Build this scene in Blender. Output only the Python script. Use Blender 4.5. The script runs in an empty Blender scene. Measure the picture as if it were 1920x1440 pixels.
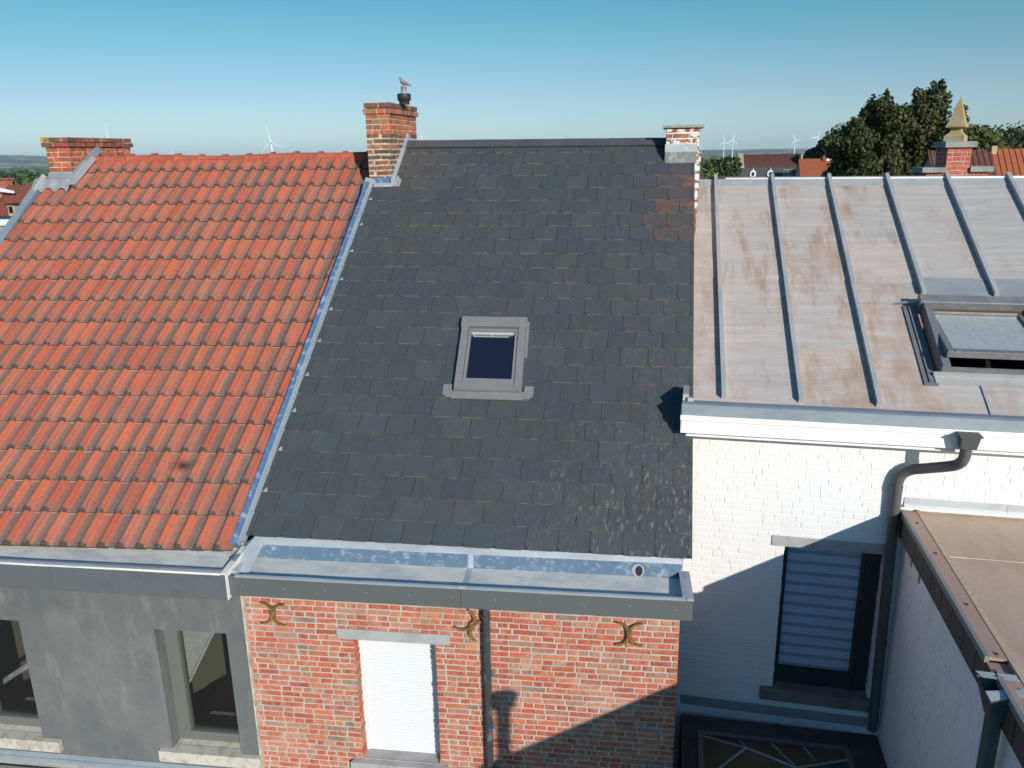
import bpy, math, random
from mathutils import Vector, Matrix
R = math.radians
random.seed(7)
C = bpy.context.scene.collection
SC = bpy.context.scene
H = 9.6                                   # eye height above the ground; all design heights below are relative to the eye

# ------------------------------------------------------------------ camera
cam = bpy.data.cameras.new('camera'); camo = bpy.data.objects.new('camera', cam); C.objects.link(camo)
FPX, PX, PY = 1508.99, 960.0, 720.0
def _d(x, y): return Vector((x-PX, y-PY, FPX)).normalized()
_dn = _d(1044, 6000); _Y = _d(1258, 284); _Y = (_Y - _dn*_Y.dot(_dn)).normalized(); _Z = -_dn; _X = _Y.cross(_Z)
# rows of the world basis in image axes (x right, y down, z forward)
right = Vector((_X.x, _Y.x, _Z.x)); down = Vector((_X.y, _Y.y, _Z.y)); fwd = Vector((_X.z, _Y.z, _Z.z))
up = -down; back = -fwd
camo.matrix_world = Matrix(((right.x, up.x, back.x, 0), (right.y, up.y, back.y, 0), (right.z, up.z, back.z, H), (0, 0, 0, 1)))
cam.sensor_fit = 'HORIZONTAL'; cam.sensor_width = 36.0; cam.lens = FPX/1920*36.0
cam.clip_start = 0.05; cam.clip_end = 60000
SC.camera = camo

# ------------------------------------------------------------------ light
SUN_AZ, SUN_EL = 34.7, 19.2               # azimuth right of straight behind the viewer, elevation
sd = Vector((-math.sin(R(SUN_AZ))*math.cos(R(SUN_EL)), math.cos(R(SUN_AZ))*math.cos(R(SUN_EL)), -math.sin(R(SUN_EL))))
sl_ = bpy.data.lights.new('sun', 'SUN'); sl_.energy = 4.7; sl_.angle = R(0.5); sl_.color = (1.0, 0.955, 0.89)
so = bpy.data.objects.new('sun', sl_); C.objects.link(so); so.rotation_euler = sd.to_track_quat('-Z', 'Y').to_euler()
W = bpy.data.worlds.new('World'); SC.world = W; W.use_nodes = True
wn = W.node_tree; wn.nodes.clear()
sky = wn.nodes.new('ShaderNodeTexSky'); sky.sky_type = 'NISHITA'; sky.sun_disc = False
sky.sun_elevation = R(SUN_EL); sky.sun_rotation = R(180-SUN_AZ)
sky.air_density = 1.0; sky.dust_density = 0.6; sky.ozone_density = 2.0; sky.altitude = 100
bg = wn.nodes.new('ShaderNodeBackground'); bg.inputs[1].default_value = 0.085
wo = wn.nodes.new('ShaderNodeOutputWorld')
tcw = wn.nodes.new('ShaderNodeTexCoord'); sx_ = wn.nodes.new('ShaderNodeSeparateXYZ'); wn.links.new(tcw.outputs['Generated'], sx_.inputs[0])
rp = wn.nodes.new('ShaderNodeValToRGB'); wn.links.new(sx_.outputs['Z'], rp.inputs[0])
STOPS = [(0.0, (1.0, 1.36, 1.90)), (.03, (.89, 1.17, 1.64)), (.07, (.79, 1.0, 1.30)), (.139, (.53, .98, 1.04)), (.208, (.27, .91, 1.18)), (.34, (.66, 1.5, 2.0)), (.57, (.42, 1.12, 1.65)), (1.0, (.38, 1.0, 1.42))]
while len(rp.color_ramp.elements) < len(STOPS): rp.color_ramp.elements.new(.5)
for e_, (p_, c_) in zip(rp.color_ramp.elements, STOPS): e_.position = p_; e_.color = (c_[0]/2.5, c_[1]/2.5, c_[2]/2.5, 1)
vm_ = wn.nodes.new('ShaderNodeVectorMath'); vm_.operation = 'MULTIPLY'; wn.links.new(sky.outputs[0], vm_.inputs[0]); wn.links.new(rp.outputs[0], vm_.inputs[1])
v2_ = wn.nodes.new('ShaderNodeVectorMath'); v2_.operation = 'SCALE'; v2_.inputs['Scale'].default_value = 2.5; wn.links.new(vm_.outputs[0], v2_.inputs[0])
wn.links.new(v2_.outputs[0], bg.inputs[0]); wn.links.new(bg.outputs[0], wo.inputs[0])
vs = SC.view_settings; vs.view_transform = 'Standard'; vs.look = 'None'; vs.exposure = 0.0; vs.gamma = 1.0
SC.cycles.max_bounces = 6; SC.cycles.diffuse_bounces = 3; SC.cycles.glossy_bounces = 3
SC.cycles.transmission_bounces = 4; SC.cycles.transparent_max_bounces = 8; SC.cycles.volume_bounces = 1
SC.cycles.use_denoising = True

# ------------------------------------------------------------------ materials
def mat(name, col, rough=.7, metal=0.0, spec=.4, tint=False, layers=(), bump=None, mult=None, transl=0.0):
    """layers: dicts (scale=(x,y,z) or number, lo, hi, col, fac, detail, attr, uv); mult: (scale, amount)"""
    m = bpy.data.materials.new(name); m.use_nodes = True; nt = m.node_tree; N = nt.nodes; L = nt.links
    b = N['Principled BSDF']; b.inputs['Roughness'].default_value = rough; b.inputs['Metallic'].default_value = metal
    b.inputs['Specular IOR Level'].default_value = spec
    tc = N.new('ShaderNodeTexCoord')
    def noise(scale, detail=4, rgh=.55, off=0.0):
        mp = N.new('ShaderNodeMapping'); L.new(tc.outputs['Object'], mp.inputs[0])
        s = scale if isinstance(scale, tuple) else (scale,)*3
        mp.inputs['Scale'].default_value = s; mp.inputs['Location'].default_value = (off, off*1.7, off*.6)
        n = N.new('ShaderNodeTexNoise'); n.inputs['Scale'].default_value = 1.0; n.inputs['Detail'].default_value = detail
        n.inputs['Roughness'].default_value = rgh; L.new(mp.outputs[0], n.inputs['Vector']); return n.outputs['Fac']
    if tint:
        a = N.new('ShaderNodeAttribute'); a.attribute_name = 'tint'; cur = a.outputs['Color']
    else:
        r = N.new('ShaderNodeRGB'); r.outputs[0].default_value = (*col, 1); cur = r.outputs[0]
    for i, ly in enumerate(layers):
        f = noise(ly.get('scale', 5), ly.get('detail', 4), ly.get('rgh', .6), ly.get('off', 3.1*(i+1)))
        mr = N.new('ShaderNodeMapRange'); mr.interpolation_type = 'SMOOTHSTEP'
        mr.inputs['From Min'].default_value = ly.get('lo', .45); mr.inputs['From Max'].default_value = ly.get('hi', .65)
        mr.inputs['To Min'].default_value = 0; mr.inputs['To Max'].default_value = ly.get('fac', .5)
        L.new(f, mr.inputs[0]); fac = mr.outputs[0]
        if ly.get('attr'):
            a = N.new('ShaderNodeAttribute'); a.attribute_name = ly['attr']
            mm = N.new('ShaderNodeMath'); mm.operation = 'MULTIPLY'; L.new(fac, mm.inputs[0]); L.new(a.outputs['Fac'], mm.inputs[1]); fac = mm.outputs[0]
        mx = N.new('ShaderNodeMix'); mx.data_type = 'RGBA'; L.new(fac, mx.inputs['Factor']); L.new(cur, mx.inputs[6])
        mx.inputs[7].default_value = (*ly['col'], 1); cur = mx.outputs[2]
    if mult:
        f = noise(mult[0], 5, .65, 9.3)
        mr = N.new('ShaderNodeMapRange'); mr.inputs['From Min'].default_value = .25; mr.inputs['From Max'].default_value = .75
        mr.inputs['To Min'].default_value = 1-mult[1]; mr.inputs['To Max'].default_value = 1+mult[1]; L.new(f, mr.inputs[0])
        vm = N.new('ShaderNodeVectorMath'); vm.operation = 'SCALE'; L.new(cur, vm.inputs[0]); L.new(mr.outputs[0], vm.inputs['Scale']); cur = vm.outputs[0]
    L.new(cur, b.inputs['Base Color'])
    if bump:
        f = noise(bump[0], 5, .6, 1.3); bp = N.new('ShaderNodeBump'); bp.inputs['Strength'].default_value = bump[1]
        bp.inputs['Distance'].default_value = bump[2]; L.new(f, bp.inputs['Height']); L.new(bp.outputs[0], b.inputs['Normal'])
    if transl:
        out = N['Material Output']; tr = N.new('ShaderNodeBsdfTranslucent'); L.new(cur, tr.inputs[0])
        ms = N.new('ShaderNodeMixShader'); ms.inputs[0].default_value = transl
        L.new(b.outputs[0], ms.inputs[1]); L.new(tr.outputs[0], ms.inputs[2]); L.new(ms.outputs[0], out.inputs[0])
    return m
def glass(name, col, refl=.12, rough=.02, through=.6):
    m = bpy.data.materials.new(name); m.use_nodes = True; N = m.node_tree.nodes; L = m.node_tree.links; N.clear()
    o = N.new('ShaderNodeOutputMaterial'); t = N.new('ShaderNodeBsdfTransparent'); t.inputs[0].default_value = (*col, 1)
    d = N.new('ShaderNodeBsdfDiffuse'); d.inputs[0].default_value = (*[c*.25 for c in col], 1)
    m1 = N.new('ShaderNodeMixShader'); m1.inputs[0].default_value = through; L.new(d.outputs[0], m1.inputs[1]); L.new(t.outputs[0], m1.inputs[2])
    g = N.new('ShaderNodeBsdfGlossy'); g.inputs['Roughness'].default_value = rough
    fr = N.new('ShaderNodeFresnel'); fr.inputs[0].default_value = 1.5
    ad = N.new('ShaderNodeMath'); ad.operation = 'ADD'; ad.inputs[1].default_value = refl*.4; L.new(fr.outputs[0], ad.inputs[0])
    m2 = N.new('ShaderNodeMixShader'); L.new(ad.outputs[0], m2.inputs[0]); L.new(m1.outputs[0], m2.inputs[1]); L.new(g.outputs[0], m2.inputs[2])
    L.new(m2.outputs[0], o.inputs[0]); return m

M = {}
M['brick'] = mat('brick', (.5, .12, .06), .85, tint=True, spec=.25, layers=[
    dict(scale=2.2, lo=.48, hi=.72, col=(.50, .37, .29), fac=.38), dict(scale=38, lo=.58, hi=.75, col=(.55, .42, .34), fac=.5),
    dict(scale=11, lo=.5, hi=.68, col=(.46, .30, .21), fac=.5), dict(scale=(14, 14, 30), lo=.60, hi=.74, col=(.17, .11, .085), fac=.65)], mult=(26, .28), bump=(60, .5, .006))
M['mortar'] = mat('mortar', (.47, .415, .355), .95, spec=.1, layers=[dict(scale=3, col=(.33, .28, .23), fac=.5), dict(scale=30, lo=.6, hi=.7, col=(.55, .5, .44), fac=.5)], bump=(90, .6, .005))
M['old_mortar'] = mat('old_mortar', (.60, .47, .32), .95, spec=.1, layers=[dict(scale=9, col=(.22, .17, .12), fac=.6), dict(scale=22, lo=.58, hi=.7, col=(.62, .52, .38), fac=.6)], bump=(70, .8, .01))
M['white_paint'] = mat('white_paint', (.765, .75, .72), .6, spec=.3, layers=[dict(scale=(3, 3, 1.2), lo=.5, hi=.8, col=(.66, .63, .58), fac=.35), dict(scale=14, lo=.66, hi=.8, col=(.5, .47, .43), fac=.35)], bump=(45, .5, .008))
M['white_wall_side'] = mat('white_wall_side', (.79, .79, .79), .8, spec=.2, layers=[dict(scale=(5, 5, 1.0), lo=.5, hi=.75, col=(.60, .60, .60), fac=.45), dict(scale=(14, 14, 7), lo=.66, hi=.74, col=(.22, .21, .2), fac=.7)], bump=(40, .5, .008))
M['white_board'] = mat('white_board', (.81, .80, .77), .45, layers=[dict(scale=(2, 2, 6), lo=.55, hi=.8, col=(.62, .6, .56), fac=.3)])
M['slate'] = mat('slate', (.06, .065, .07), .55, tint=True, spec=.35, layers=[
    dict(scale=(5, 3, 3), lo=.38, hi=.66, col=(.17, .075, .045), fac=.75, attr='rust', detail=7), dict(scale=(2, 9, 9), lo=.52, hi=.66, col=(.26, .11, .055), fac=.6, attr='rust', detail=6),
    dict(scale=(34, 10, 10), lo=.53, hi=.68, col=(.34, .285, .24), fac=.6, attr='stain', detail=8),
    dict(scale=(5, 2, 2), lo=.5, hi=.75, col=(.085, .09, .095), fac=.35), dict(scale=30, lo=.70, hi=.8, col=(.14, .14, .135), fac=.3)], mult=(14, .09), bump=(35, .35, .004))
M['slate_edge'] = mat('slate_edge', (.30, .26, .20), .9, layers=[dict(scale=(7, 7, 7), lo=.38, hi=.58, col=(.06, .062, .065), fac=.97), dict(scale=4, lo=.55, hi=.7, col=(.50, .30, .16), fac=.6)])
M['tile'] = mat('tile', (.5, .11, .05), .75, tint=True, spec=.3, layers=[
    dict(scale=60, lo=.55, hi=.72, col=(.50, .33, .24), fac=.38, attr='stain', detail=7), dict(scale=70, lo=.62, hi=.72, col=(.12, .09, .08), fac=.55, attr='stain'),
    dict(scale=1.1, lo=.5, hi=.75, col=(.45, .2, .12), fac=.3)], mult=(30, .16), bump=(80, .35, .004))
M['tile_edge'] = mat('tile_edge', (.10, .07, .05), .95, layers=[dict(scale=14, col=(.22, .16, .11), fac=.6), dict(scale=30, lo=.55, hi=.7, col=(.06, .05, .045), fac=.6)])
M['tile_nub'] = mat('tile_nub', (.075, .06, .048), .95, layers=[dict(scale=25, lo=.55, hi=.7, col=(.26, .17, .11), fac=.6)])
M['ridge_tile'] = mat('ridge_tile', (.45, .085, .045), .7, tint=True, layers=[dict(scale=6, col=(.25, .09, .06), fac=.4)], mult=(20, .15), bump=(60, .3, .004))
M['old_zinc'] = mat('old_zinc', (.385, .365, .335), .62, metal=.0, spec=.3, layers=[
    dict(scale=(.5, .8, .8), lo=.22, hi=.62, col=(.50, .405, .345), fac=.95, detail=3, attr='stain', off=5),
    dict(scale=(.55, 11, 11), lo=.42, hi=.65, col=(.54, .50, .47), fac=.35, detail=5),
    dict(scale=(2.0, .9, .9), lo=.46, hi=.68, col=(.36, .245, .16), fac=.75, detail=8, rgh=.68, attr='stain'),
    dict(scale=(4.5, 1.0, 1.0), lo=.52, hi=.68, col=(.33, .20, .11), fac=.65, detail=7, rgh=.65, attr='stain'),
    dict(scale=(2.4, 4, 4), lo=.54, hi=.74, col=(.40, .41, .405), fac=.6, off=33),
    dict(scale=30, lo=.66, hi=.74, col=(.60, .56, .50), fac=.5)], mult=((2, 14, 14), .10), bump=((1.2, 9, 9), .3, .02))
M['zinc_band'] = mat('zinc_band', (.27, .285, .29), .55, metal=.1, layers=[dict(scale=(3, 6, 6), col=(.34, .345, .34), fac=.6), dict(scale=8, lo=.55, hi=.7, col=(.36, .30, .25), fac=.4)])
M['zinc_rib'] = mat('zinc_rib', (.43, .425, .405), .55, metal=.15, layers=[dict(scale=(4, 3, 3), col=(.28, .31, .32), fac=.5)])
M['zinc'] = mat('zinc', (.48, .51, .52), .42, metal=.35, layers=[dict(scale=(3, 3, 9), lo=.42, hi=.7, col=(.38, .37, .36), fac=.6), dict(scale=9, lo=.55, hi=.7, col=(.62, .66, .68), fac=.5)], bump=(6, .15, .01))
M['zinc_grey'] = mat('zinc_grey', (.30, .34, .36), .5, metal=.25, layers=[dict(scale=(2.5, 6, 6), lo=.42, hi=.7, col=(.22, .27, .30), fac=.7), dict(scale=7, lo=.55, hi=.75, col=(.42, .36, .30), fac=.5)], bump=(5, .15, .01))
M['blue_film'] = mat('blue_film', (.10, .155, .215), .6, spec=.2, layers=[dict(scale=(9, 9, 13), lo=.50, hi=.68, col=(.36, .43, .48), fac=.75, detail=9, rgh=.75), dict(scale=(1.2, 1.2, 1.2), lo=.54, hi=.68, col=(.32, .41, .46), fac=.7)])
M['gutter_floor'] = mat('gutter_floor', (.70, .67, .58), .75, metal=.0, spec=.2, layers=[dict(scale=(2.5, 5, 5), lo=.42, hi=.66, col=(.46, .47, .48), fac=.7), dict(scale=14, lo=.55, hi=.7, col=(.62, .57, .52), fac=.5)])
M['blue_strip'] = mat('blue_strip', (.085, .165, .29), .5, layers=[dict(scale=11, lo=.52, hi=.68, col=(.45, .53, .6), fac=.55)])
M['lead'] = mat('lead', (.33, .33, .325), .6, metal=.1, layers=[dict(scale=9, lo=.45, hi=.65, col=(.27, .27, .28), fac=.7), dict(scale=25, lo=.58, hi=.7, col=(.6, .6, .6), fac=.4)], bump=(12, .5, .02))
M['dull_lead'] = mat('dull_lead', (.20, .195, .19), .6, metal=.1, layers=[dict(scale=9, lo=.5, hi=.65, col=(.45, .42, .38), fac=.6)])
M['fascia'] = mat('fascia', (.108, .115, .110), .6, spec=.2, layers=[dict(scale=1.5, lo=.45, hi=.7, col=(.098, .106, .104), fac=.6)])
M['fascia_old'] = mat('fascia_old', (.115, .12, .125), .42, layers=[dict(scale=(3, 3, 4), lo=.5, hi=.68, col=(.085, .09, .098), fac=.8)])
M['render'] = mat('render', (.130, .134, .130), .9, spec=.15, layers=[
    dict(scale=(1.5, 1.5, .8), lo=.42, hi=.68, col=(.175, .176, .166), fac=.7, detail=6), dict(scale=(4, 4, 1.1), lo=.53, hi=.68, col=(.225, .22, .20), fac=.55, detail=7),
    dict(scale=1.1, lo=.52, hi=.72, col=(.098, .105, .11), fac=.7, off=21)], mult=(7, .08), bump=(70, .2, .003))
M['stone'] = mat('stone', (.52, .48, .40), .85, layers=[dict(scale=7, lo=.5, hi=.66, col=(.30, .26, .20), fac=.6), dict(scale=26, lo=.6, hi=.7, col=(.2, .17, .13), fac=.5)], bump=(30, .5, .008))
M['blue_stone'] = mat('blue_stone', (.38, .37, .36), .8, layers=[dict(scale=6, col=(.27, .27, .27), fac=.6), dict(scale=18, lo=.6, hi=.72, col=(.5, .48, .46), fac=.4)], bump=(40, .3, .004))
M['dark_stone'] = mat('dark_stone', (.20, .17, .145), .85, layers=[dict(scale=6, col=(.13, .11, .10), fac=.6)], bump=(30, .4, .005))
M['shutter'] = mat('shutter', (.70, .70, .69), .4)
M['frame_olive'] = mat('frame_olive', (.135, .14, .12), .4)
M['frame_grey'] = mat('frame_grey', (.20, .195, .19), .4, layers=[dict(scale=8, col=(.235, .23, .22), fac=.4)])
M['frame_dark'] = mat('frame_dark', (.035, .036, .038), .4)
M['frame_mid'] = mat('frame_mid', (.16, .165, .165), .42, layers=[dict(scale=6, col=(.26, .24, .22), fac=.5)])
M['blind'] = mat('blind', (.62, .66, .68), .7, tint=True)
M['night_blind'] = mat('night_blind', (.012, .013, .045), .35, spec=.6, layers=[dict(scale=60, lo=.55, hi=.75, col=(.05, .05, .09), fac=.6), dict(scale=(120, 120, 120), lo=.74, hi=.78, col=(.5, .5, .55), fac=.4)])
M['skylight_glass'] = mat('skylight_glass', (.42, .42, .41), .3, spec=.7, layers=[dict(scale=25, lo=.4, hi=.65, col=(.30, .30, .33), fac=.7), dict(scale=90, lo=.55, hi=.7, col=(.55, .54, .52), fac=.5)])
M['pipe_zinc'] = mat('pipe_zinc', (.085, .10, .105), .38, metal=.5, layers=[dict(scale=(9, 9, 5), lo=.52, hi=.66, col=(.30, .34, .36), fac=.7)])
M['pipe_dark'] = mat('pipe_dark', (.085, .088, .085), .45, layers=[dict(scale=5, lo=.55, hi=.7, col=(.14, .13, .115), fac=.5)])
M['pale_metal'] = mat('pale_metal', (.50, .52, .46), .5)
M['iron'] = mat('iron', (.34, .19, .065), .55, metal=.4, layers=[dict(scale=30, lo=.45, hi=.62, col=(.07, .05, .03), fac=.7), dict(scale=50, lo=.6, hi=.7, col=(.6, .45, .25), fac=.6)])
M['wood'] = mat('wood', (.12, .062, .028), .7, layers=[dict(scale=(2, 20, 20), col=(.13, .06, .025), fac=.6)])
M['pale_wood'] = mat('pale_wood', (.60, .42, .24), .6)
M['black'] = mat('black', (.01, .01, .011), .7)
M['interior'] = mat('interior', (.12, .115, .08), .9)
M['room_floor'] = mat('room_floor', (.13, .125, .075), .6)
M['sheet'] = mat('sheet', (.62, .55, .56), .6)
M['glass'] = glass('glass', (.86, .90, .86), .03, .02, .97)
M['clear_glass'] = glass('clear_glass', (.95, .955, .97), .03, .02, .98)
M['lantern_glass'] = mat('lantern_glass', (.085, .08, .042), .45, spec=.25, layers=[dict(scale=3, col=(.05, .05, .03), fac=.6)])
M['roof_felt'] = mat('roof_felt', (.55, .39, .29), .85, layers=[
    dict(scale=(2.2, .7, 1), lo=.48, hi=.72, col=(0.380, 0.271, 0.176), fac=.6, detail=6), dict(scale=(1.3, .35, 1), lo=.54, hi=.7, col=(0.520, 0.399, 0.271), fac=.6), dict(scale=26, lo=.6, hi=.72, col=(0.500, 0.380, 0.246), fac=.35)], mult=(45, .12), bump=(60, .3, .006))
M['roof_felt_edge'] = mat('roof_felt_edge', (.56, .43, .28), .9, layers=[dict(scale=12, col=(.42, .27, .19), fac=.6)])
M['rust_trim'] = mat('rust_trim', (.40, .25, .19), .6, metal=.1, layers=[dict(scale=5, col=(.36, .30, .26), fac=.6)])
M['grey_trim'] = mat('grey_trim', (.20, .22, .21), .55)
M['cladding'] = mat('cladding', (.085, .068, .058), .7, layers=[dict(scale=(9, 9, 1), col=(.065, .052, .045), fac=.5)])
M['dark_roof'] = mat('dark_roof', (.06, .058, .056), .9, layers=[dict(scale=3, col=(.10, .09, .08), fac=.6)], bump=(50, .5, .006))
M['annex_roof'] = mat('annex_roof', (.33, .29, .25), .85, layers=[dict(scale=2.5, col=(.26, .23, .20), fac=.6)], mult=(30, .1))
M['back_wall'] = mat('back_wall', (.32, .12, .08), .9, layers=[dict(scale=8, col=(.22, .09, .06), fac=.5)])
M['lichen'] = mat('lichen', (.55, .33, .04), .9, layers=[dict(scale=30, col=(.3, .16, .04), fac=.6)], bump=(60, .8, .01))
M['finial'] = mat('finial', (.38, .34, .26), .9, layers=[dict(scale=2.5, lo=.42, hi=.62, col=(.42, .26, .05), fac=.8, detail=7), dict(scale=9, lo=.55, hi=.7, col=(.22, .19, .15), fac=.6)], bump=(18, .5, .01))
M['cope'] = mat('cope', (.30, .30, .26), .9, layers=[dict(scale=5, col=(.2, .19, .16), fac=.6)], bump=(25, .5, .01))
M['soot_brick'] = mat('soot_brick', (.3, .1, .06), .9, tint=True, layers=[dict(scale=7, lo=.48, hi=.66, col=(.10, .075, .055), fac=.65), dict(scale=5, lo=.55, hi=.72, col=(.42, .24, .10), fac=.5), dict(scale=34, lo=.6, hi=.7, col=(.5, .4, .28), fac=.5)], mult=(22, .3), bump=(50, .6, .008))
M['patch_brick'] = mat('patch_brick', (.3, .1, .06), .9, tint=True, layers=[dict(scale=9, lo=.48, hi=.66, col=(.10, .075, .055), fac=.5), dict(scale=(7, 7, 11), lo=.50, hi=.545, col=(.70, .66, .60), fac=.95, detail=6), dict(scale=6, lo=.6, hi=.75, col=(.42, .26, .08), fac=.6)], mult=(22, .2), bump=(50, .6, .008))
M['bird'] = mat('bird', (.33, .27, .24), .9, tint=True)
M['flue_cap'] = mat('flue_cap', (.03, .03, .032), .5)
M['flue_steel'] = mat('flue_steel', (.48, .46, .45), .4, metal=.3)
M['turbine'] = mat('turbine', (.82, .82, .82), .5)
M['leaf'] = mat('leaf', (.06, .09, .03), .6, tint=True, spec=.3, transl=.25)
M['bark'] = mat('bark', (.10, .075, .05), .95, bump=(12, .8, .03))
M['terrain'] = mat('terrain', (.12, .15, .06), 1.0, spec=0, layers=[
    dict(scale=(.0006, .0022, .001), lo=.47, hi=.52, col=(.50, .41, .26), fac=.9, detail=1), dict(scale=.0023, lo=.5, hi=.54, col=(.22, .16, .10), fac=.85, detail=1, off=7),
    dict(scale=.003, lo=.5, hi=.55, col=(.035, .06, .022), fac=.95, detail=3, off=12), dict(scale=.02, col=(.09, .11, .05), fac=.3)])
M['far_tile'] = mat('far_tile', (.20, .055, .035), .85, layers=[dict(scale=(1.2, 1.2, 1.2), col=(.15, .05, .035), fac=.6), dict(scale=6, lo=.55, hi=.7, col=(.28, .12, .07), fac=.5)])
M['far_orange'] = mat('far_orange', (.36, .10, .04), .85, layers=[dict(scale=3, col=(.26, .08, .04), fac=.6)])
M['far_dark'] = mat('far_dark', (.055, .06, .062), .7, layers=[dict(scale=2, col=(.075, .08, .08), fac=.6)])
M['far_brown'] = mat('far_brown', (.13, .05, .035), .9, layers=[dict(scale=2, col=(.17, .07, .05), fac=.6)])
M['far_stone'] = mat('far_stone', (.42, .34, .22), .9)
M['pale_stain'] = mat('pale_stain', (.25, .26, .26), .9, layers=[dict(scale=4, lo=.48, hi=.6, col=(.06, .065, .066), fac=.95)])
M['far_wall'] = mat('far_wall', (.42, .40, .37), .9, layers=[dict(scale=2, col=(.3, .28, .25), fac=.6)])
M['far_slab'] = mat('far_slab', (.40, .36, .29), .9, layers=[dict(scale=1.5, col=(.3, .27, .21), fac=.6)])
M['drone'] = mat('drone', (.08, .08, .085), .4)

# ------------------------------------------------------------------ mesh builder
class MB:
    def __init__(s): s.v = []; s.f = []; s.m = []; s.t = []; s.s = []; s.st = []; s.any_t = False
    def add(s, pts, faces, mi=0, tint=None, smooth=False, stain=0.0):
        n = len(s.v); s.v.extend([Vector(p) for p in pts])
        for k, f in enumerate(faces):
            s.f.append([n+i for i in f]); s.m.append(mi if not isinstance(mi, (list, tuple)) else mi[k]); s.s.append(smooth); s.st.append(stain)
            t = tint
            if t is None: t = (1, 1, 1)
            elif isinstance(t, dict): t = [t['v'][i] for i in f]
            s.t.append(t)
            if tint is not None or stain: s.any_t = True
    def quad(s, a, b, c, d, mi=0, tint=None, smooth=False, stain=0.0): s.add([a, b, c, d], [(0, 1, 2, 3)], mi, tint, smooth, stain)
    def hexa(s, p, mi=0, tint=None):       # p: 8 points, bottom 0-3 ccw, top 4-7
        s.add(p, [(3, 2, 1, 0), (4, 5, 6, 7), (0, 1, 5, 4), (1, 2, 6, 5), (2, 3, 7, 6), (3, 0, 4, 7)], mi, tint)
    def box(s, fr, a0, a1, b0, b1, c0, c1, mi=0, tint=None, bev=0.0):
        if bev:
            P = []
            for c, i in ((c0, bev), (c0+bev, 0), (c1-bev, 0), (c1, bev)):
                P += [fr(a0+i, b0+i, c), fr(a1-i, b0+i, c), fr(a1-i, b1-i, c), fr(a0+i, b1-i, c)]
            F = [(3, 2, 1, 0), (12, 13, 14, 15)]
            for k in range(3):
                for j in range(4): F.append((4*k+j, 4*k+(j+1) % 4, 4*k+4+(j+1) % 4, 4*k+4+j))
            s.add(P, F, mi, tint); return
        s.hexa([fr(a0, b0, c0), fr(a1, b0, c0), fr(a1, b1, c0), fr(a0, b1, c0), fr(a0, b0, c1), fr(a1, b0, c1), fr(a1, b1, c1), fr(a0, b1, c1)], mi, tint)
    def tube(s, path, r, mi=0, n=14, cap=True, tint=None):
        path = [Vector(p) for p in path]; rs = r if isinstance(r, (list, tuple)) else [r]*len(path)
        P = []; ref = None
        for i, p in enumerate(path):
            t = (path[min(i+1, len(path)-1)]-path[max(i-1, 0)]).normalized()
            if ref is None:
                ref = Vector((0, 0, 1)) if abs(t.z) < .9 else Vector((1, 0, 0))
            x = (ref - t*ref.dot(t)).normalized(); ref = x; y = t.cross(x)
            for k in range(n):
                a = 2*math.pi*k/n; P.append(p + (x*math.cos(a)+y*math.sin(a))*rs[i])
        F = []
        for i in range(len(path)-1):
            for k in range(n): F.append((i*n+k, i*n+(k+1) % n, (i+1)*n+(k+1) % n, (i+1)*n+k))
        s.add(P, F, mi, tint, True)
        if cap:
            s.add([P[k] for k in range(n)], [tuple(range(n-1, -1, -1))], mi, tint); s.add(P[-n:], [tuple(range(n))], mi, tint)
    def lathe(s, o, prof, mi=0, n=20, tint=None):
        o = Vector(o); path = [o+Vector((0, 0, z)) for r, z in prof]
        P = []
        for (r, z) in prof:
            for k in range(n): P.append(o+Vector((r*math.cos(2*math.pi*k/n), r*math.sin(2*math.pi*k/n), z)))
        F = [(i*n+k, i*n+(k+1) % n, (i+1)*n+(k+1) % n, (i+1)*n+k) for i in range(len(prof)-1) for k in range(n)]
        s.add(P, F, mi, tint, True)
        s.add(P[:n], [tuple(range(n-1, -1, -1))], mi, tint); s.add(P[-n:], [tuple(range(n))], mi, tint)
    def extrude(s, fr, a0, a1, prof, mis=0, cap=False, segs=1, wob=0.0):
        n = len(prof); P = []
        for q in range(segs+1):
            a = a0+(a1-a0)*q/segs
            for b, c in prof: P.append(fr(a, b, c + (random.uniform(-wob, wob) if wob and 0 < q < segs else 0)))
        for q in range(segs):
            for i in range(n-1):
                mi = mis if not isinstance(mis, (list, tuple)) else mis[i]
                k = q*n
                s.add([P[k+i], P[k+n+i], P[k+n+i+1], P[k+i+1]], [(0, 1, 2, 3)], mi)
        if cap:
            s.add(P[:n], [tuple(range(n))], mis if not isinstance(mis, (list, tuple)) else mis[0])
            s.add(P[-n:], [tuple(range(n-1, -1, -1))], mis if not isinstance(mis, (list, tuple)) else mis[0])
class Frame:
    def __init__(s, o, u, v, w): s.o = Vector(o); s.u = Vector(u); s.v = Vector(v); s.w = Vector(w)
    def __call__(s, a, b, c): return s.o + s.u*a + s.v*b + s.w*c
def facade(o, u):                          # a along, b out towards the viewer, c up
    u = Vector((u[0], u[1], 0)).normalized(); return Frame(o, u, (u.y, -u.x, 0), (0, 0, 1))
WORLD = Frame((0, 0, 0), (1, 0, 0), (0, 1, 0), (0, 0, 1))

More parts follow.
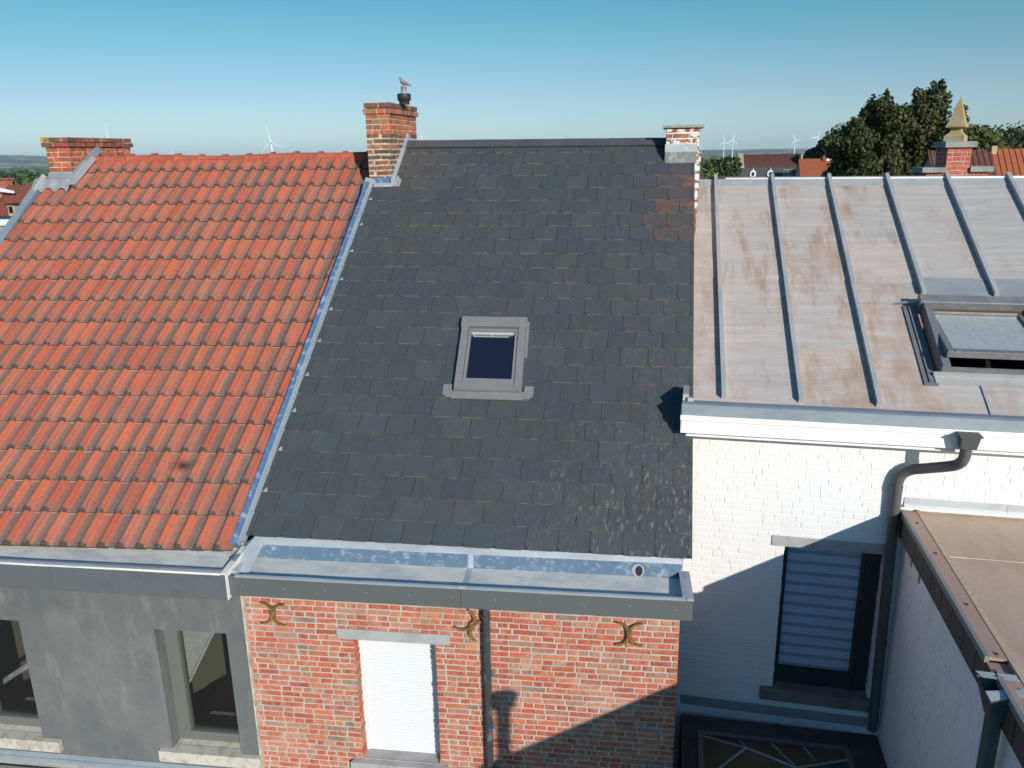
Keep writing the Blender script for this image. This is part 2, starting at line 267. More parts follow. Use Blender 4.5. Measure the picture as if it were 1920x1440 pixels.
ORIG = {}
KS = 1.0                                   # size factor about the eye: sets how far away a house stands
def obj(name, mb, mats, parent=None, at=None):
    """link mb as one mesh object; vertices are stored relative to the thing's base"""
    o0 = Vector(at)*KS if at is not None else (ORIG[parent.name] if parent is not None else Vector((0, 0, -H)))
    me = bpy.data.meshes.new(name); sh = Vector(o0)
    me.from_pydata([tuple(p*KS-sh) for p in mb.v], [], mb.f)
    for m in (mats if isinstance(mats, (list, tuple)) else [mats]): me.materials.append(M[m])
    me.polygons.foreach_set('material_index', mb.m); me.polygons.foreach_set('use_smooth', mb.s)
    if mb.any_t:
        ca = me.color_attributes.new('tint', 'FLOAT_COLOR', 'CORNER'); cols = []
        for f, t in zip(mb.f, mb.t):
            if isinstance(t, list):
                for c in t: cols += [c[0], c[1], c[2], 1.0]
            else: cols += [t[0], t[1], t[2], 1.0]*len(f)
        ca.data.foreach_set('color', cols)
        sa = me.attributes.new('stain', 'FLOAT', 'FACE'); sa.data.foreach_set('value', [v if v <= 1 else 0.0 for v in mb.st])
        sa = me.attributes.new('rust', 'FLOAT', 'FACE'); sa.data.foreach_set('value', [max(0.0, v-2) for v in mb.st])
    me.validate(); me.update()
    o = bpy.data.objects.new(name, me); C.objects.link(o)
    if parent is not None: o.parent = parent
    else: o.location = sh + Vector((0, 0, H))
    ORIG[o.name] = sh
    return o
def tag(o, label=None, cat=None, group=None, kind=None):
    if label: o['label'] = label
    if cat: o['category'] = cat
    if group: o['group'] = group
    if kind: o['kind'] = kind
    return o
def thing(name, loc, label, cat, group=None):
    o = bpy.data.objects.new(name, None); C.objects.link(o); o.location = Vector(loc)+Vector((0, 0, H)); o.empty_display_size = .2
    ORIG[o.name] = Vector(loc); return tag(o, label, cat, group)
rnd = random.Random(11)
def jit(c, a, rg=rnd):
    k = 1+rg.uniform(-a, a); return tuple(max(0, x*k*(1+rg.uniform(-a, a)*.35)) for x in c)

# ------------------------------------------------------------------ brickwork
RED = [((.47, .115, .060), 6), ((.43, .100, .055), 4), ((.50, .145, .075), 4), ((.38, .095, .058), 3), ((.45, .19, .12), 3), ((.36, .17, .11), 1.5), ((.25, .175, .125), .7), ((.52, .18, .085), 1.5)]
def pick(pal, rg): return rg.choices([p[0] for p in pal], [p[1] for p in pal])[0]
def brick_wall(mb, fr, a0, a1, z0, z1, holes=(), course=.0715, joint=.013, lens=(.205, .098), pal=RED, depth=.045, recess=.009,
               mi=0, mm=1, ch=.004, rj=.004, seed=1, tint=True, bond=0):
    rg = random.Random(seed); z = z1; k = 0
    while z > z0+.02:
        zt = z; zb = max(z-course+joint, z0); zm = (zt+zb)/2
        segs = [(a0, a1, 0, 0)]
        for (ha, hz, hb, hZ, rev) in holes:
            if hz < zm < hZ:
                ns = []
                for (p, q, e0, e1) in segs:
                    if hb <= p or ha >= q: ns.append((p, q, e0, e1)); continue
                    if ha > p: ns.append((p, ha, e0, rev))
                    if hb < q: ns.append((hb, q, rev, e1))
                segs = ns
        for (p, q, e0, e1) in segs:
            x = p; first = True
            while x < q-.01:
                pl = .56 if not bond else (.86 if k % 2 else .10)
                L = (lens[0] if rg.random() < pl else lens[1])*(1+rg.uniform(-.10, .10))
                if first and k % 2: L = lens[1]*rg.uniform(.7, 1.1)
                e = x+L; last = False
                if e > q-.06: e = q; last = True
                dz0 = rg.uniform(-rj, rj)*.7; dz1 = rg.uniform(-rj, rj)*.7
                A0, A1 = x+(rg.uniform(-rj, rj) if x > a0+1e-4 else 0), e+(rg.uniform(-rj, rj) if e < a1-1e-4 else 0)
                f = rg.uniform(-.0022, .0022)
                d = max(depth, e0 if first else 0, e1 if last else 0)
                t = jit(pick(pal, rg), .12, rg) if tint else None
                P = []
                for (ins, b) in ((ch, f), (0, f-ch), (0, -d)):
                    P += [fr(A0+ins, b, zb+dz0+ins), fr(A1-ins, b, zb+dz1+ins), fr(A1-ins, b, zt+dz1-ins), fr(A0+ins, b, zt+dz0-ins)]
                F = [(0, 1, 2, 3)]
                for s_ in (0, 4):
                    for j in range(4): F.append((s_+4+j, s_+4+(j+1) % 4, s_+(j+1) % 4, s_+j))
                mb.add(P, F, mi, t)
                x = e+joint; first = False
        z -= course; k += 1
    # mortar bed behind the faces, left open at the holes
    zs = sorted(set([z0, z1]+[h for H_ in holes for h in (H_[1], H_[3]) if z0 < h < z1]))
    for zb, zt in zip(zs, zs[1:]):
        zm = (zb+zt)/2; segs = [(a0+.003, a1-.003)]
        for (ha, hz, hb, hZ, rev) in holes:
            if hz < zm < hZ:
                ns = []
                for (p, q) in segs:
                    if hb <= p or ha >= q: ns.append((p, q)); continue
                    if ha > p: ns.append((p, ha-.006))
                    if hb < q: ns.append((hb+.006, q))
                segs = ns
        for (p, q) in segs: mb.quad(fr(p, -recess, zb), fr(q, -recess, zb), fr(q, -recess, zt), fr(p, -recess, zt), mm, (1, 1, 1))
    for (ha, hz, hb, hZ, rev) in holes:
        for a, sg in ((ha-.006, 1), (hb+.006, -1)):
            mb.quad(fr(a, -recess, hz), fr(a, -rev, hz), fr(a, -rev, hZ), fr(a, -recess, hZ), mm, (1, 1, 1))
        mb.quad(fr(ha, -recess, hZ), fr(hb, -recess, hZ), fr(hb, -rev, hZ), fr(ha, -rev, hZ), mm, (1, 1, 1))

def window_room(mb, fr, a0, a1, z0, z1, b, depth=2.2):   # a plain dark room seen through the pane
    q = mb.quad
    q(fr(a0-.5, b-depth, z0-.6), fr(a1+.5, b-depth, z0-.6), fr(a1+.5, b-depth, z1+.3), fr(a0-.5, b-depth, z1+.3), 0)
    q(fr(a0-.5, b, z0-.6), fr(a1+.5, b, z0-.6), fr(a1+.5, b-depth, z0-.6), fr(a0-.5, b-depth, z0-.6), 1)
    q(fr(a0-.5, b, z1+.3), fr(a1+.5, b, z1+.3), fr(a1+.5, b-depth, z1+.3), fr(a0-.5, b-depth, z1+.3), 0)
    for a in (a0-.5, a1+.5): q(fr(a, b, z0-.6), fr(a, b-depth, z0-.6), fr(a, b-depth, z1+.3), fr(a, b, z1+.3), 0)

G0 = -H                                    # ground level relative to the eye
# ================================================================== brick house with the slate roof
A = (-4.124, 6.600, -4.256)
FB = facade(A, (.998, .061)); WB = 4.38
brick_house = thing('brick_house', (-1.9, 7, G0), 'narrow red brick house under a dark slate roof, middle of the row', 'house')
bw = MB(); hole = (1.163, -1.872, 1.995, -.43, .17)
brick_wall(bw, FB, 0, WB, -3.1, .229, [hole], seed=3, course=.0642, joint=.0165, lens=(.208, .094), rj=.0055, ch=.006, bond=1)
wall = obj('wall', bw, ['brick', 'mortar'], brick_house)
lw = MB()                                  # lower front, flank and rear, out of the photograph
lw.box(FB, 0, WB, -.05, -.012, G0+4.256, -3.1)
lw.box(FB, WB-.12, WB-.004, -2.1, -.06, G0+4.256, .07); lw.box(FB, .0, .12, -8, -.06, G0+4.256, .07); lw.box(FB, 0, WB, -10.2, -10.1, G0+4.256, .07)
obj('rear_wall', lw, 'back_wall', brick_house)
# slate covering
KS = .98
EL = Vector((-4.215, 6.955, -3.780)); NS = Vector((.042, -.605, .795)).normalized(); US = Vector((.998, .061, -.007)).normalized()
VS = NS.cross(US); FS = Frame(EL, US, VS+US*.042, NS)      # a along the eave, b up the rake
WS, LS = 4.571, 6.53
sm = MB(); rg = random.Random(5); expo = .2615; sw = .3185; row = 0; b = 0.0
def clip_poly(poly, lo, hi):
    for lim, sgn in ((lo, 1), (hi, -1)):
        out = []
        for i in range(len(poly)):
            p, q = poly[i], poly[(i+1) % len(poly)]
            ip, iq = (p[0]-lim)*sgn >= 0, (q[0]-lim)*sgn >= 0
            if ip: out.append(p)
            if ip != iq:
                t = (lim-p[0])/(q[0]-p[0]); out.append((lim, p[1]+t*(q[1]-p[1])))
        poly = out
        if len(poly) < 3: return []
    return poly
while b < LS-.05:
    off = (.5 if row % 2 else 0.0)*sw + .04
    x = WS - off - sw*16
    top = min(b+expo+.05, LS)
    while x < WS:
        lo = .02 if b < 5.60 else .325
        ga, gb = x+.0018+rg.uniform(-.0012, .0012), x+sw-.0018+rg.uniform(-.0012, .0012); bb = b+rg.uniform(-.003, .003); cc = .036
        poly = [(ga+cc, bb), (gb-cc, bb), (gb, bb+cc), (gb, top), (ga, top), (ga, bb+cc)]
        poly = clip_poly(poly, lo, WS)
        if poly and max(p[0] for p in poly)-min(p[0] for p in poly) > .02:
            hb, ht = .0145+rg.uniform(0, .003), .006
            def hh(v): return hb+(ht-hb)*(v-bb)/(expo+.05)
            cx = (ga+gb)/2; tn = jit(rg.choice([(.064, .070, .071), (.066, .072, .072), (.063, .068, .072), (.067, .072, .072)]), .05, rg); st = 0.0
            if cx > 4.02 and 4.35 < b < 5.75:
                st = 2+rg.choice([.25, .45, .6, .9, 1.0])*max(0, min(1, (cx-3.95)/.25))
                tn = jit((.072, .069, .067), .05, rg)
            if cx < .75 and b > 5.4: tn = jit((.076, .073, .067), .05, rg)
            if b < 1.35: st = max(0.0, min(1.0, (cx-2.6)/1.3))*(1 if b < .85 else .45)*rg.uniform(.35, 1)
            elif st < 2 and (rg.random() < .10 or (cx > 3.9 and b < 3.2)): st = rg.uniform(.05, .25)
            n = len(poly); P = [FS(p[0], p[1], hh(p[1])) for p in poly]+[FS(p[0], p[1], hh(p[1])-.0075) for p in poly]
            sm.add(P[:n], [tuple(range(n))], 0, tn, False, st)
            for i in range(n):
                j = (i+1) % n
                m_ = 1 if (abs(poly[i][1]-bb) < 1e-4 and abs(poly[j][1]-bb) < 1e-4) else 0
                sm.add([P[i], P[n+i], P[n+j], P[j]], [(0, 1, 2, 3)], m_, tuple(c*.8 for c in tn))
        x += sw
    b += expo; row += 1
sm.quad(FS(.0, .01, -.002), FS(WS-.004, .01, -.002), FS(WS-.004, LS, -.002), FS(.0, LS, -.002), 0, (.04, .043, .046))
RB = FS(0, LS, 0); RE = FS(WS, LS, 0)      # rear slope down to the rear wall
bk = Vector((0, 5.4, -4.1)); sm.quad(RB, RB+bk, RE+bk, RE, 0, (.06, .065, .07))
slates = obj('slate_covering', sm, ['slate', 'slate_edge'], brick_house)
# gable triangles of the party walls
gm = MB()
for a in (.06, WS-.03):
    gm.add([FS(a, .05, -.02), FS(a, LS-.02, -.02), FS(a, LS-.02, -.02)+bk, FS(a, .05, -.02)+Vector((0, 10.2, 0))], [(0, 1, 2, 3)], 0)
obj('gable', gm, 'back_wall', brick_house)
# ridge capping: overlapping angle pieces
rm = MB(); a = .33; i = 0
while a < WS-.1:
    e = min(a+.335, WS-.06); lift = .018+(i % 2)*.0+rg.uniform(0, .004); t0 = jit((.07, .076, .079), .08, rg)
    pr = [(LS-.145, lift+.012), (LS-.145, lift+.022), (LS+.005, lift+.034)]
    P = [FS(q, v, w) for q in (a, e+.02) for v, w in pr]; n = len(pr)
    rm.add(P, [(0, 3, 4, 1), (1, 4, 5, 2)], 0, t0)
    rr = [p+Vector((0, .15, -.10)) for p in (P[2], P[5])]; rm.quad(P[2], P[5], rr[1], rr[0], 0, t0)
    rm.add([P[0], P[1], P[2], rr[0]], [(0, 1, 2, 3)], 0, t0); rm.add([P[3], P[4], P[5], rr[1]], [(3, 2, 1, 0)], 0, t0)
    a += .335; i += 1
obj('ridge_capping', rm, ['slate'], brick_house)
# left verge flashing with its blue film, and the small soaker tips
vm = MB()
def vbox(mb, a0, a1, b0, b1, c0, c1, mi): mb.box(FS, a0, a1, b0, b1, c0, c1, mi)
vbox(vm, -.095, -.035, -.12, 5.60, -.10, .045, 0)
vbox(vm, -.033, -.022, -.10, 5.60, -.06, .036, 1)
vbox(vm, -.021, .03, -.06, 5.60, -.03, .003, 2)
vfl = obj('verge_flashing', vm, ['blue_strip', 'zinc', 'zinc_grey'], brick_house)
b = expo; k = 0
while b < 5.5:
    vm = MB(); a = .035 if k % 2 else .0; s_ = .05 if k % 2 else .03
    vm.add([FS(a, b-.01, .030), FS(a+s_*1.2, b-.01, .030), FS(a+s_*.7, b+s_, .027), FS(a, b-.01, .024), FS(a+s_*1.2, b-.01, .024), FS(a+s_*.7, b+s_, .022)], [(0, 1, 2), (0, 3, 4, 1), (1, 4, 5, 2), (2, 5, 3, 0)], 0)
    obj('soaker_tip', vm, 'zinc', vfl); b += expo; k += 1
# roof gutter and fascia
gu = MB(); P = [(-.43, .50), (-.352, .392), (-.326, .252), (.098, .238), (.104, .300), (.128, .316), (.152, .312), (.156, .292)]
gu.extrude(FB, .05, 2.30, P, [0, 1, 3, 2, 2, 0, 2], segs=6, wob=.002); gu.extrude(FB, 2.345, WB+.03, P, [0, 1, 3, 2, 2, 0, 2], segs=6, wob=.002)
gu.extrude(FB, 2.295, 2.35, [(p, q+.003) for p, q in P], 0)
gu.box(FB, WB+.0, WB+.035, -.40, .12, .24, .318, 0); gu.box(FB, WB+.036, WB+.10, -.36, .156, .295, .316, 0)
gu.box(FB, .0, .048, -.42, .10, .20, .335, 0); gu.box(FB, -.05, -.001, -.40, .02, .18, .40, 2)
gu.add([FB(-.05, -.34, .41), FB(.06, -.36, .49), FB(.14, -.35, .40), FB(.12, .02, .25), FB(-.06, .05, .335)], [(0, 1, 2, 3, 4)], 0)
gutter = obj('gutter', gu, ['zinc', 'blue_film', 'zinc_grey', 'gutter_floor'], brick_house)
om = MB(); c0 = FB(3.985, -.338, .312); ring = []; rin = []
for k in range(20):
    t = 2*math.pi*k/20; ring.append(FB(3.985+.062*math.cos(t), -.330+.016*math.sin(t)*-1, .312+.062*math.sin(t))); rin.append(FB(3.985+.036*math.cos(t)+.01, -.328-.014*math.sin(t), .312+.048*math.sin(t)))
om.add(ring+rin, [(k, (k+1) % 20, 20+(k+1) % 20, 20+k) for k in range(20)], 0); om.add([p-FB.v*.004 for p in rin], [tuple(range(20))], 1)
obj('outlet', om, ['lead', 'black'], gutter)
fm = MB(); fm.box(FB, -.075, 2.305, .10, .150, .085, .302, 0, None, .003); fm.box(FB, 2.309, WB+.095, .10, .150, .085, .302, 0, None, .003)
fm.box(FB, -.07, WB+.06, -.34, .0995, .088, .11, 0)
for a in [.12+.42*k for k in range(11)]:
    p = FB(a, .1515, .20+.01*math.sin(a*7)); fm.box(Frame(p, FB.u, FB.v, FB.w), -.004, .004, -.003, .0015, -.004, .004, 1)
obj('fascia', fm, ['fascia', 'zinc'], brick_house)
# downpipe with sockets
KS = 1.0
dp = MB(); dp.tube([FB(2.535, .065, .22), FB(2.535, .065, -4.9)], .036, 0)
for z in (-.02, -.66, -1.26, -1.95): dp.tube([FB(2.535, .065, z), FB(2.535, .065, z-.05)], .041, 0)
pipe = obj('downpipe', dp, 'pipe_zinc', brick_house)
for z in (-.70, -1.31):
    br = MB(); br.box(FB, 2.49, 2.585, .0, .045, z-.014, z+.014, 0); br.box(FB, 2.575, 2.60, .03, .10, z-.008, z+.010, 0); obj('pipe_bracket', br, 'zinc_grey', pipe)
# wall anchors: two crescents back to back
def anchor(cx, cz, tilt, hw=.125):
    m = MB()
    def r(x, y): return (cx+x*math.cos(tilt)-y*math.sin(tilt), cz+x*math.sin(tilt)+y*math.cos(tilt))
    for sx in (1, -1):
        for sy in (1, -1):
            pts = []
            for k in range(8):
                t = R(96)*k/7; rr = .095
                pts.append((.008+rr*1.15*(1-math.cos(t)), .026+rr*.98*math.sin(t), t, .017*(1-.70*k/7)))
            for (p, q, t, w1), (p2, q2, t2, w2) in zip(pts, pts[1:]):
                n1 = (math.cos(t), -math.sin(t)); n2 = (math.cos(t2), -math.sin(t2))
                a_ = [r(sx*(p-n1[0]*w1), sy*(q-n1[1]*w1)), r(sx*(p2-n2[0]*w2), sy*(q2-n2[1]*w2)), r(sx*(p2+n2[0]*w2), sy*(q2+n2[1]*w2)), r(sx*(p+n1[0]*w1), sy*(q+n1[1]*w1))]
                if sx*sy > 0: a_.reverse()
                m.hexa([FB(x, .012, y) for x, y in a_]+[FB(x, .036, y) for x, y in a_], 0)
    m.box(Frame(FB(cx, 0, cz), FB.u, FB.v, FB.w), -.022, .022, -.02, .045, -.04, .04, 0, None, .006)
    m.box(Frame(FB(cx, 0, cz), FB.u, FB.v, FB.w), -.010, .010, .045, .056, -.012, .012, 0)
    return obj('wall_anchor', m, 'iron', brick_house)
anchor(.338, -.178, -.05); anchor(2.385, -.178, -.62, .12); anchor(3.908, -.172, 0)
# window with the closed white shutter
wm = MB(); wm.box(FB, hole[0]-.02, hole[2]+.02, -.30, -.20, hole[1]-.12, hole[3]+.06, 0)
win = obj('window', wm, 'frame_dark', brick_house)
sh = MB(); z = hole[3]+.02
while z > hole[1]-.12:
    sh.extrude(FB, hole[0]+.035, hole[2]+.02, [(-.158, z), (-.150, z-.004), (-.148, z-.018), (-.150, z-.032), (-.157, z-.036), (-.158, z-.040)], 0); z -= .040
sh.box(FB, hole[0]-.015, hole[0]+.034, -.19, -.135, hole[1]-.12, hole[3]+.05, 0); sh.box(FB, hole[2]-.03, hole[2]+.015, -.19, -.135, hole[1]-.12, hole[3]+.05, 0)
obj('shutter', sh, 'shutter', win)
lm = MB(); lm.box(FB, .990, 2.153, -.18, .014, -.428, -.312, 0, None, .004); obj('lintel', lm, 'blue_stone', win)
lm = MB(); lm.hexa([FB(1.04, .06, -1.99), FB(2.10, .06, -1.99), FB(2.00, -.20, -1.99), FB(1.158, -.20, -1.99), FB(1.04, .06, -1.885), FB(2.10, .06, -1.885), FB(2.00, -.20, -1.865), FB(1.158, -.20, -1.865)], 0)
obj('sill', lm, 'blue_stone', win)
# roof window in the slates
KS = .98
def rq(a, b): return a-.042*b                # from square roof axes to the sheared frame
rw = MB(); FQ = Frame(EL, US, VS, NS)
L0, R0, B0, T0 = 1.955, 2.735, 1.93, 2.985
sk = .0375
FW = Frame(EL, US, VS+US*(-.030), NS)
def wbox(mb, a0, a1, b0, b1, c0, c1, mi=0, bev=0): mb.box(FW, a0+.06, a1+.06, b0, b1, c0, c1, mi, None, bev)
wbox(rw, L0, L0+.085, B0, T0-.09, .0, .085); wbox(rw, R0-.085, R0, B0, T0-.09, .0, .085); wbox(rw, L0, R0, B0, B0+.07, .0, .080); wbox(rw, L0-.012, R0+.012, T0-.13, T0+.02, .0, .10, 0, .006)
roof_window = obj('roof_window', rw, 'frame_grey', brick_house)
s2 = MB(); wbox(s2, L0+.09, L0+.125, B0+.085, T0-.15, .01, .068); wbox(s2, R0-.125, R0-.09, B0+.085, T0-.15, .01, .068); wbox(s2, L0+.09, R0-.09, B0+.078, B0+.15, .01, .070); wbox(s2, L0+.126, R0-.126, T0-.19, T0-.15, .01, .068)
obj('sash', s2, 'frame_grey', roof_window)
s2 = MB(); wbox(s2, L0+.126, R0-.126, B0+.151, T0-.25, .02, .040); obj('night_blind', s2, 'night_blind', roof_window)
s2 = MB(); s2.quad(FW(L0+.186, B0+.151, .052), FW(R0-.066, B0+.151, .052), FW(R0-.066, T0-.19, .052), FW(L0+.186, T0-.19, .052), 0); obj('pane', s2, 'clear_glass', roof_window)
s2 = MB(); wbox(s2, L0+.126, R0-.126, T0-.222, T0-.191, .02, .046); wbox(s2, L0+.15, R0-.20, T0-.262, T0-.252, .035, .046); wbox(s2, L0+.15, L0+.165, T0-.25, T0-.225, .035, .046); wbox(s2, L0+.36, L0+.372, T0-.25, T0-.225, .035, .046)
obj('blind_rail', s2, 'white_board', roof_window)
s2 = MB(); wbox(s2, L0-.03, R0+.03, B0-.115, B0-.002, .024, .034); wbox(s2, L0-.001, R0+.001, B0-.02, B0-.001, .034, .075)
obj('apron_flashing', s2, 'frame_grey', roof_window)
for a0, a1, cut in ((L0-.135, L0-.031, 0), (R0+.031, R0+.135, 1)):
    s2 = MB(); z0, z1 = B0-.10, B0+.085; p = [(a0+(.05 if not cut else 0), z0), (a1-(.05 if cut else 0), z0), (a1, z0+(.045 if cut else 0)), (a1, z1), (a0, z1), (a0, z0+(.045 if not cut else 0))]
    s2.add([FW(x+.06, y, .030) for x, y in p], [tuple(range(6))], 0)
    obj('side_apron', s2, 'frame_grey', roof_window)
s2 = MB(); wbox(s2, R0+.002, R0+.035, B0+.5, T0, .015, .034)
obj('side_flashing', s2, 'frame_grey', roof_window)

# chimneys ---------------------------------------------------------
SOOT = [((.13, .07, .05), 4), ((.19, .08, .052), 3), ((.27, .10, .06), 2), ((.10, .07, .055), 3), ((.36, .14, .075), 1)]
def stack(mb, x0, x1, y0, y1, z0, z1, pal, seed, palf=None, **k):
    fr = facade((x0, y0, 0), (1, 0)); brick_wall(mb, fr, .004, x1-x0-.004, z0, z1, pal=pal, seed=seed, **k)
    fr = facade((x1, y0, 0), (0, 1)); brick_wall(mb, fr, .010, y1-y0-.004, z0, z1, pal=pal, seed=seed+1, **k)
    fr = facade((x1, y1, 0), (-1, 0)); brick_wall(mb, fr, .010, x1-x0-.004, z0, z1, pal=pal, seed=seed+2, **k)
    fr = facade((x0, y1, 0), (0, -1)); brick_wall(mb, fr, .010, y1-y0-.010, z0, z1, pal=pal, seed=seed+3, **k)
def course_ring(mb, x0, x1, y0, y1, z0, z1, pal, seed, **k):
    stack(mb, x0, x1, y0, y1, z0, z1, pal, seed, course=(z1-z0)+.013, depth=.06, **k); mb.box(WORLD, x0+.03, x1-.03, y0+.03, y1-.03, z0+.003, z1-.003, 1, (1, 1, 1))
cm = MB(); x0, x1, y0, y1 = -4.285, -3.925, 11.436, 12.70
UPR = [((.50, .13, .06), 4), ((.42, .11, .055), 3), ((.26, .12, .075), 2), ((.33, .17, .09), 2)]
stack(cm, x0, x1, y0, y1, -.62, .30, SOOT, 31, course=.073, joint=.024, rj=.011, recess=.005)
stack(cm, x0, x1, y0, y1, .30, .575, UPR, 41, course=.073, joint=.015, rj=.006)
course_ring(cm, x0-.025, x1+.03, y0-.025, y1+.03, .578, .645, UPR, 51)
course_ring(cm, x0-.012, x1+.02, y0-.012, y1+.02, .655, .722, SOOT, 61)
cm.box(WORLD, x0+.02, x1-.015, y0+.02, y1-.01, .70, .731, 1, (1, 1, 1))
chim = obj('chimney', cm, ['soot_brick', 'old_mortar'], brick_house); tag(chim, 'tall sooty brick chimney between the red tiles and the slates')
fl_ = MB(); fx, fy = -3.86, 11.95; fl_.lathe((fx, fy, .72), [(.075, 0), (.075, .05), (.097, .055), (.100, .135), (.092, .150), (.05, .152)], 0, 24); fl_.lathe((fx, fy, .86), [(.041, 0), (.041, .105), (.047, .106), (.047, .113), (.03, .114)], 1, 20)
obj('flue', fl_, ['flue_cap', 'flue_steel'], chim)
zf = MB()                                   # metal at the foot of the chimney
def chim_flash(mb, b0, b1, a, h, w, mi=0):
    P = [FS(a, b0, .02), FS(a+w, b0, .02), FS(a+w, b1, .02), FS(a, b1, .02)]
    up_ = Vector((0, 0, h)); mb.hexa(P+[P[0]+up_, P[1]+up_*.25, P[2]+up_*.25, P[3]+up_], mi)
chim_flash(zf, 5.52, 6.62, .300, .11, .028)
zf.box(WORLD, x0+.10, x1+.012, y0-.02, y0-.006, -.385, -.300, 1); zf.box(WORLD, x0+.10, x1+.01, y0-.10, y0-.021, -.425, -.372, 0)
zf.add([FS(.30, 5.50, .036), FS(.43, 5.50, .034), FS(.43, 5.64, .034), FS(.345, 5.75, .036)], [(0, 1, 2, 3)], 2)
zf.add([Vector((-4.36, 11.15, -.62)), Vector((-4.18, 11.20, -.585)), Vector((-4.17, 11.44, -.33)), Vector((-4.33, 11.43, -.29))], [(0, 1, 2, 3)], 2)
obj('chimney_flashing', zf, ['zinc', 'blue_strip', 'lead'], chim)
# right chimney with slab, white painted patches
cm = MB(); x0, x1, y0, y1 = -.075, .385, 12.035, 12.75
PATCH = [((.30, .10, .065), 4), ((.36, .12, .07), 3), ((.24, .12, .08), 2), ((.34, .24, .12), 1)]
stack(cm, x0, x1, y0, y1, -.16, .315, PATCH, 71, course=.075, joint=.014, rj=.010, lens=(.20, .12), recess=.005, mm=1)
cm.box(WORLD, x0+.03, x1-.03, y0+.03, y1-.03, -.3, .31, 1, (1, 1, 1))
chim2 = obj('chimney', cm, ['patch_brick', 'white_paint'], brick_house); tag(chim2, 'short patchy brick chimney with white mortar and a flat slab')
cs = MB(); cs.box(WORLD, x0-.045, x1+.06, y0-.05, y1+.06, .315, .352, 0, None, .006); cs.box(WORLD, .08, .13, 12.2, 12.25, .352, .372, 0); obj('slab', cs, 'cope', chim2)
zf = MB(); zf.box(WORLD, x0-.008, x1-.02, y0-.018, y0-.004, -.008, .098, 1); zf.box(WORLD, x0-.006, x1-.03, y0-.04, y0-.019, -.16, -.006, 0)
obj('chimney_flashing', zf, ['dull_lead', 'zinc'], chim2)
# gable strip beyond the slates, red bricks through flaking white paint
gs = MB(); rg2 = random.Random(8); k = 0
for i in range(18):
    b0 = 4.62+i*.098; b1 = b0+.08
    if b1 > 6.35: break
    for (mi, t) in (((0, jit(pick(PATCH, rg2), .1, rg2)) if i % 2 == 0 or rg2.random() < .3 else (1, (1, 1, 1))),):
        wd = .004+.075*min(1, (i+1)/15)
        gs.box(FS, WS+.004, WS+.004+wd+rg2.uniform(-.010, .010), b0, b1+.018, -.42, -.015+rg2.uniform(-.008, .008), mi, t)
obj('gable_edge', gs, ['patch_brick', 'white_paint'], brick_house)

# ------------------------------------------------------------------ pigeon on the flue
bp = MB(); pc = Vector((fx, fy, .985))
def ell(mb, c, r, ax, tint, n=12):
    ax = ax.normalized(); y = Vector((0, 1, 0)); y = (y-ax*y.dot(ax)).normalized(); z = ax.cross(y); P = []
    for i in range(n+1):
        t = math.pi*i/n
        for k in range(n): P.append(c+ax*(-math.cos(t)*r[0])+(y*math.cos(2*math.pi*k/n)*r[1]+z*math.sin(2*math.pi*k/n)*r[2])*math.sin(t))
    mb.add(P, [(i*n+k, i*n+(k+1) % n, (i+1)*n+(k+1) % n, (i+1)*n+k) for i in range(n) for k in range(n)], 0, tint, True)
gc = (.26, .21, .185)
path = [(-.075, .118, .008), (-.062, .122, .022), (-.050, .112, .026), (-.042, .090, .027), (-.034, .066, .036), (-.015, .045, .046), (.02, .030, .046), (.055, .014, .034), (.085, 0, .020), (.115, -.010, .018), (.155, -.022, .014)]
bp.tube([pc+Vector((x, x*.1, z+.02)) for x, z, r in path], [r for x, z, r in path], 0, 12, True, gc)
def small(mb):
    z0_ = pc+Vector((0, 0, -.016))
    for p_ in range(len(mb.v)): mb.v[p_] = z0_+(mb.v[p_]-z0_)*.74
small(bp)
bird = obj('pigeon', bp, 'bird', None, pc+Vector((0, 0, -.03))); tag(bird, 'grey brown pigeon perched on the flue of the tall chimney', 'bird')
for sg in (1, -1):
    w = MB(); ell(w, pc+Vector((.045, sg*.040, .040)), (.075, .010, .026), Vector((1, .05, -.30)), (.20, .165, .15)); small(w); obj('wing', w, 'bird', bird)
w = MB(); w.tube([pc+Vector((-.075, -.008, .138)), pc+Vector((-.100, -.010, .133))], [.006, .001], 0, 8, True, (.05, .045, .04)); small(w); obj('beak', w, 'bird', bird)
for sg in (1, -1):
    w = MB(); w.tube([pc+Vector((.0, sg*.018, .02)), pc+Vector((-.004, sg*.02, -.012))], [.006, .004], 0, 6, True, (.35, .12, .1)); small(w); obj('leg', w, 'bird', bird)

# ================================================================== rendered house with the red tiled roof
KS = 1.0
red_house = thing('rendered_house', (-7, 7, G0), 'grey rendered house under a weathered red tiled roof', 'house')
LW = -5.2
WIN = [(-.962, -.175, -1.935, -.425), (-3.30, -2.50, -1.935, -.425)]
rwm = MB(); zb, zt = -2.6, .24; ed = .05
segs = [(LW, WIN[1][0]), (WIN[1][1], WIN[0][0]), (WIN[0][1], .028)]
for p, q in segs: rwm.box(FB, p, q, -.25, ed, zb, zt, 0)
for (a0, a1, z0, z1) in WIN: rwm.box(FB, a0, a1, -.25, ed, zb, z0, 0); rwm.box(FB, a0, a1, -.25, ed, z1, zt, 0)
rwm.box(FB, LW, .02, -.25, ed-.01, G0+4.256, zb, 0); rwm.box(FB, LW, LW+.2, -10, -.26, G0+4.256, .08, 0); rwm.box(FB, LW, 0, -10.2, -10.0, G0+4.256, .08, 0)
obj('wall', rwm, 'render', red_house)
em = MB(); ppts = []
for i in range(40):
    z = .06-i*.07; w = .010+.008*math.sin(i*1.7)+rnd.uniform(-.004, .004); em.box(FB, .0285, .033+max(w, .004), .0, .048, z-.07, z, 0)
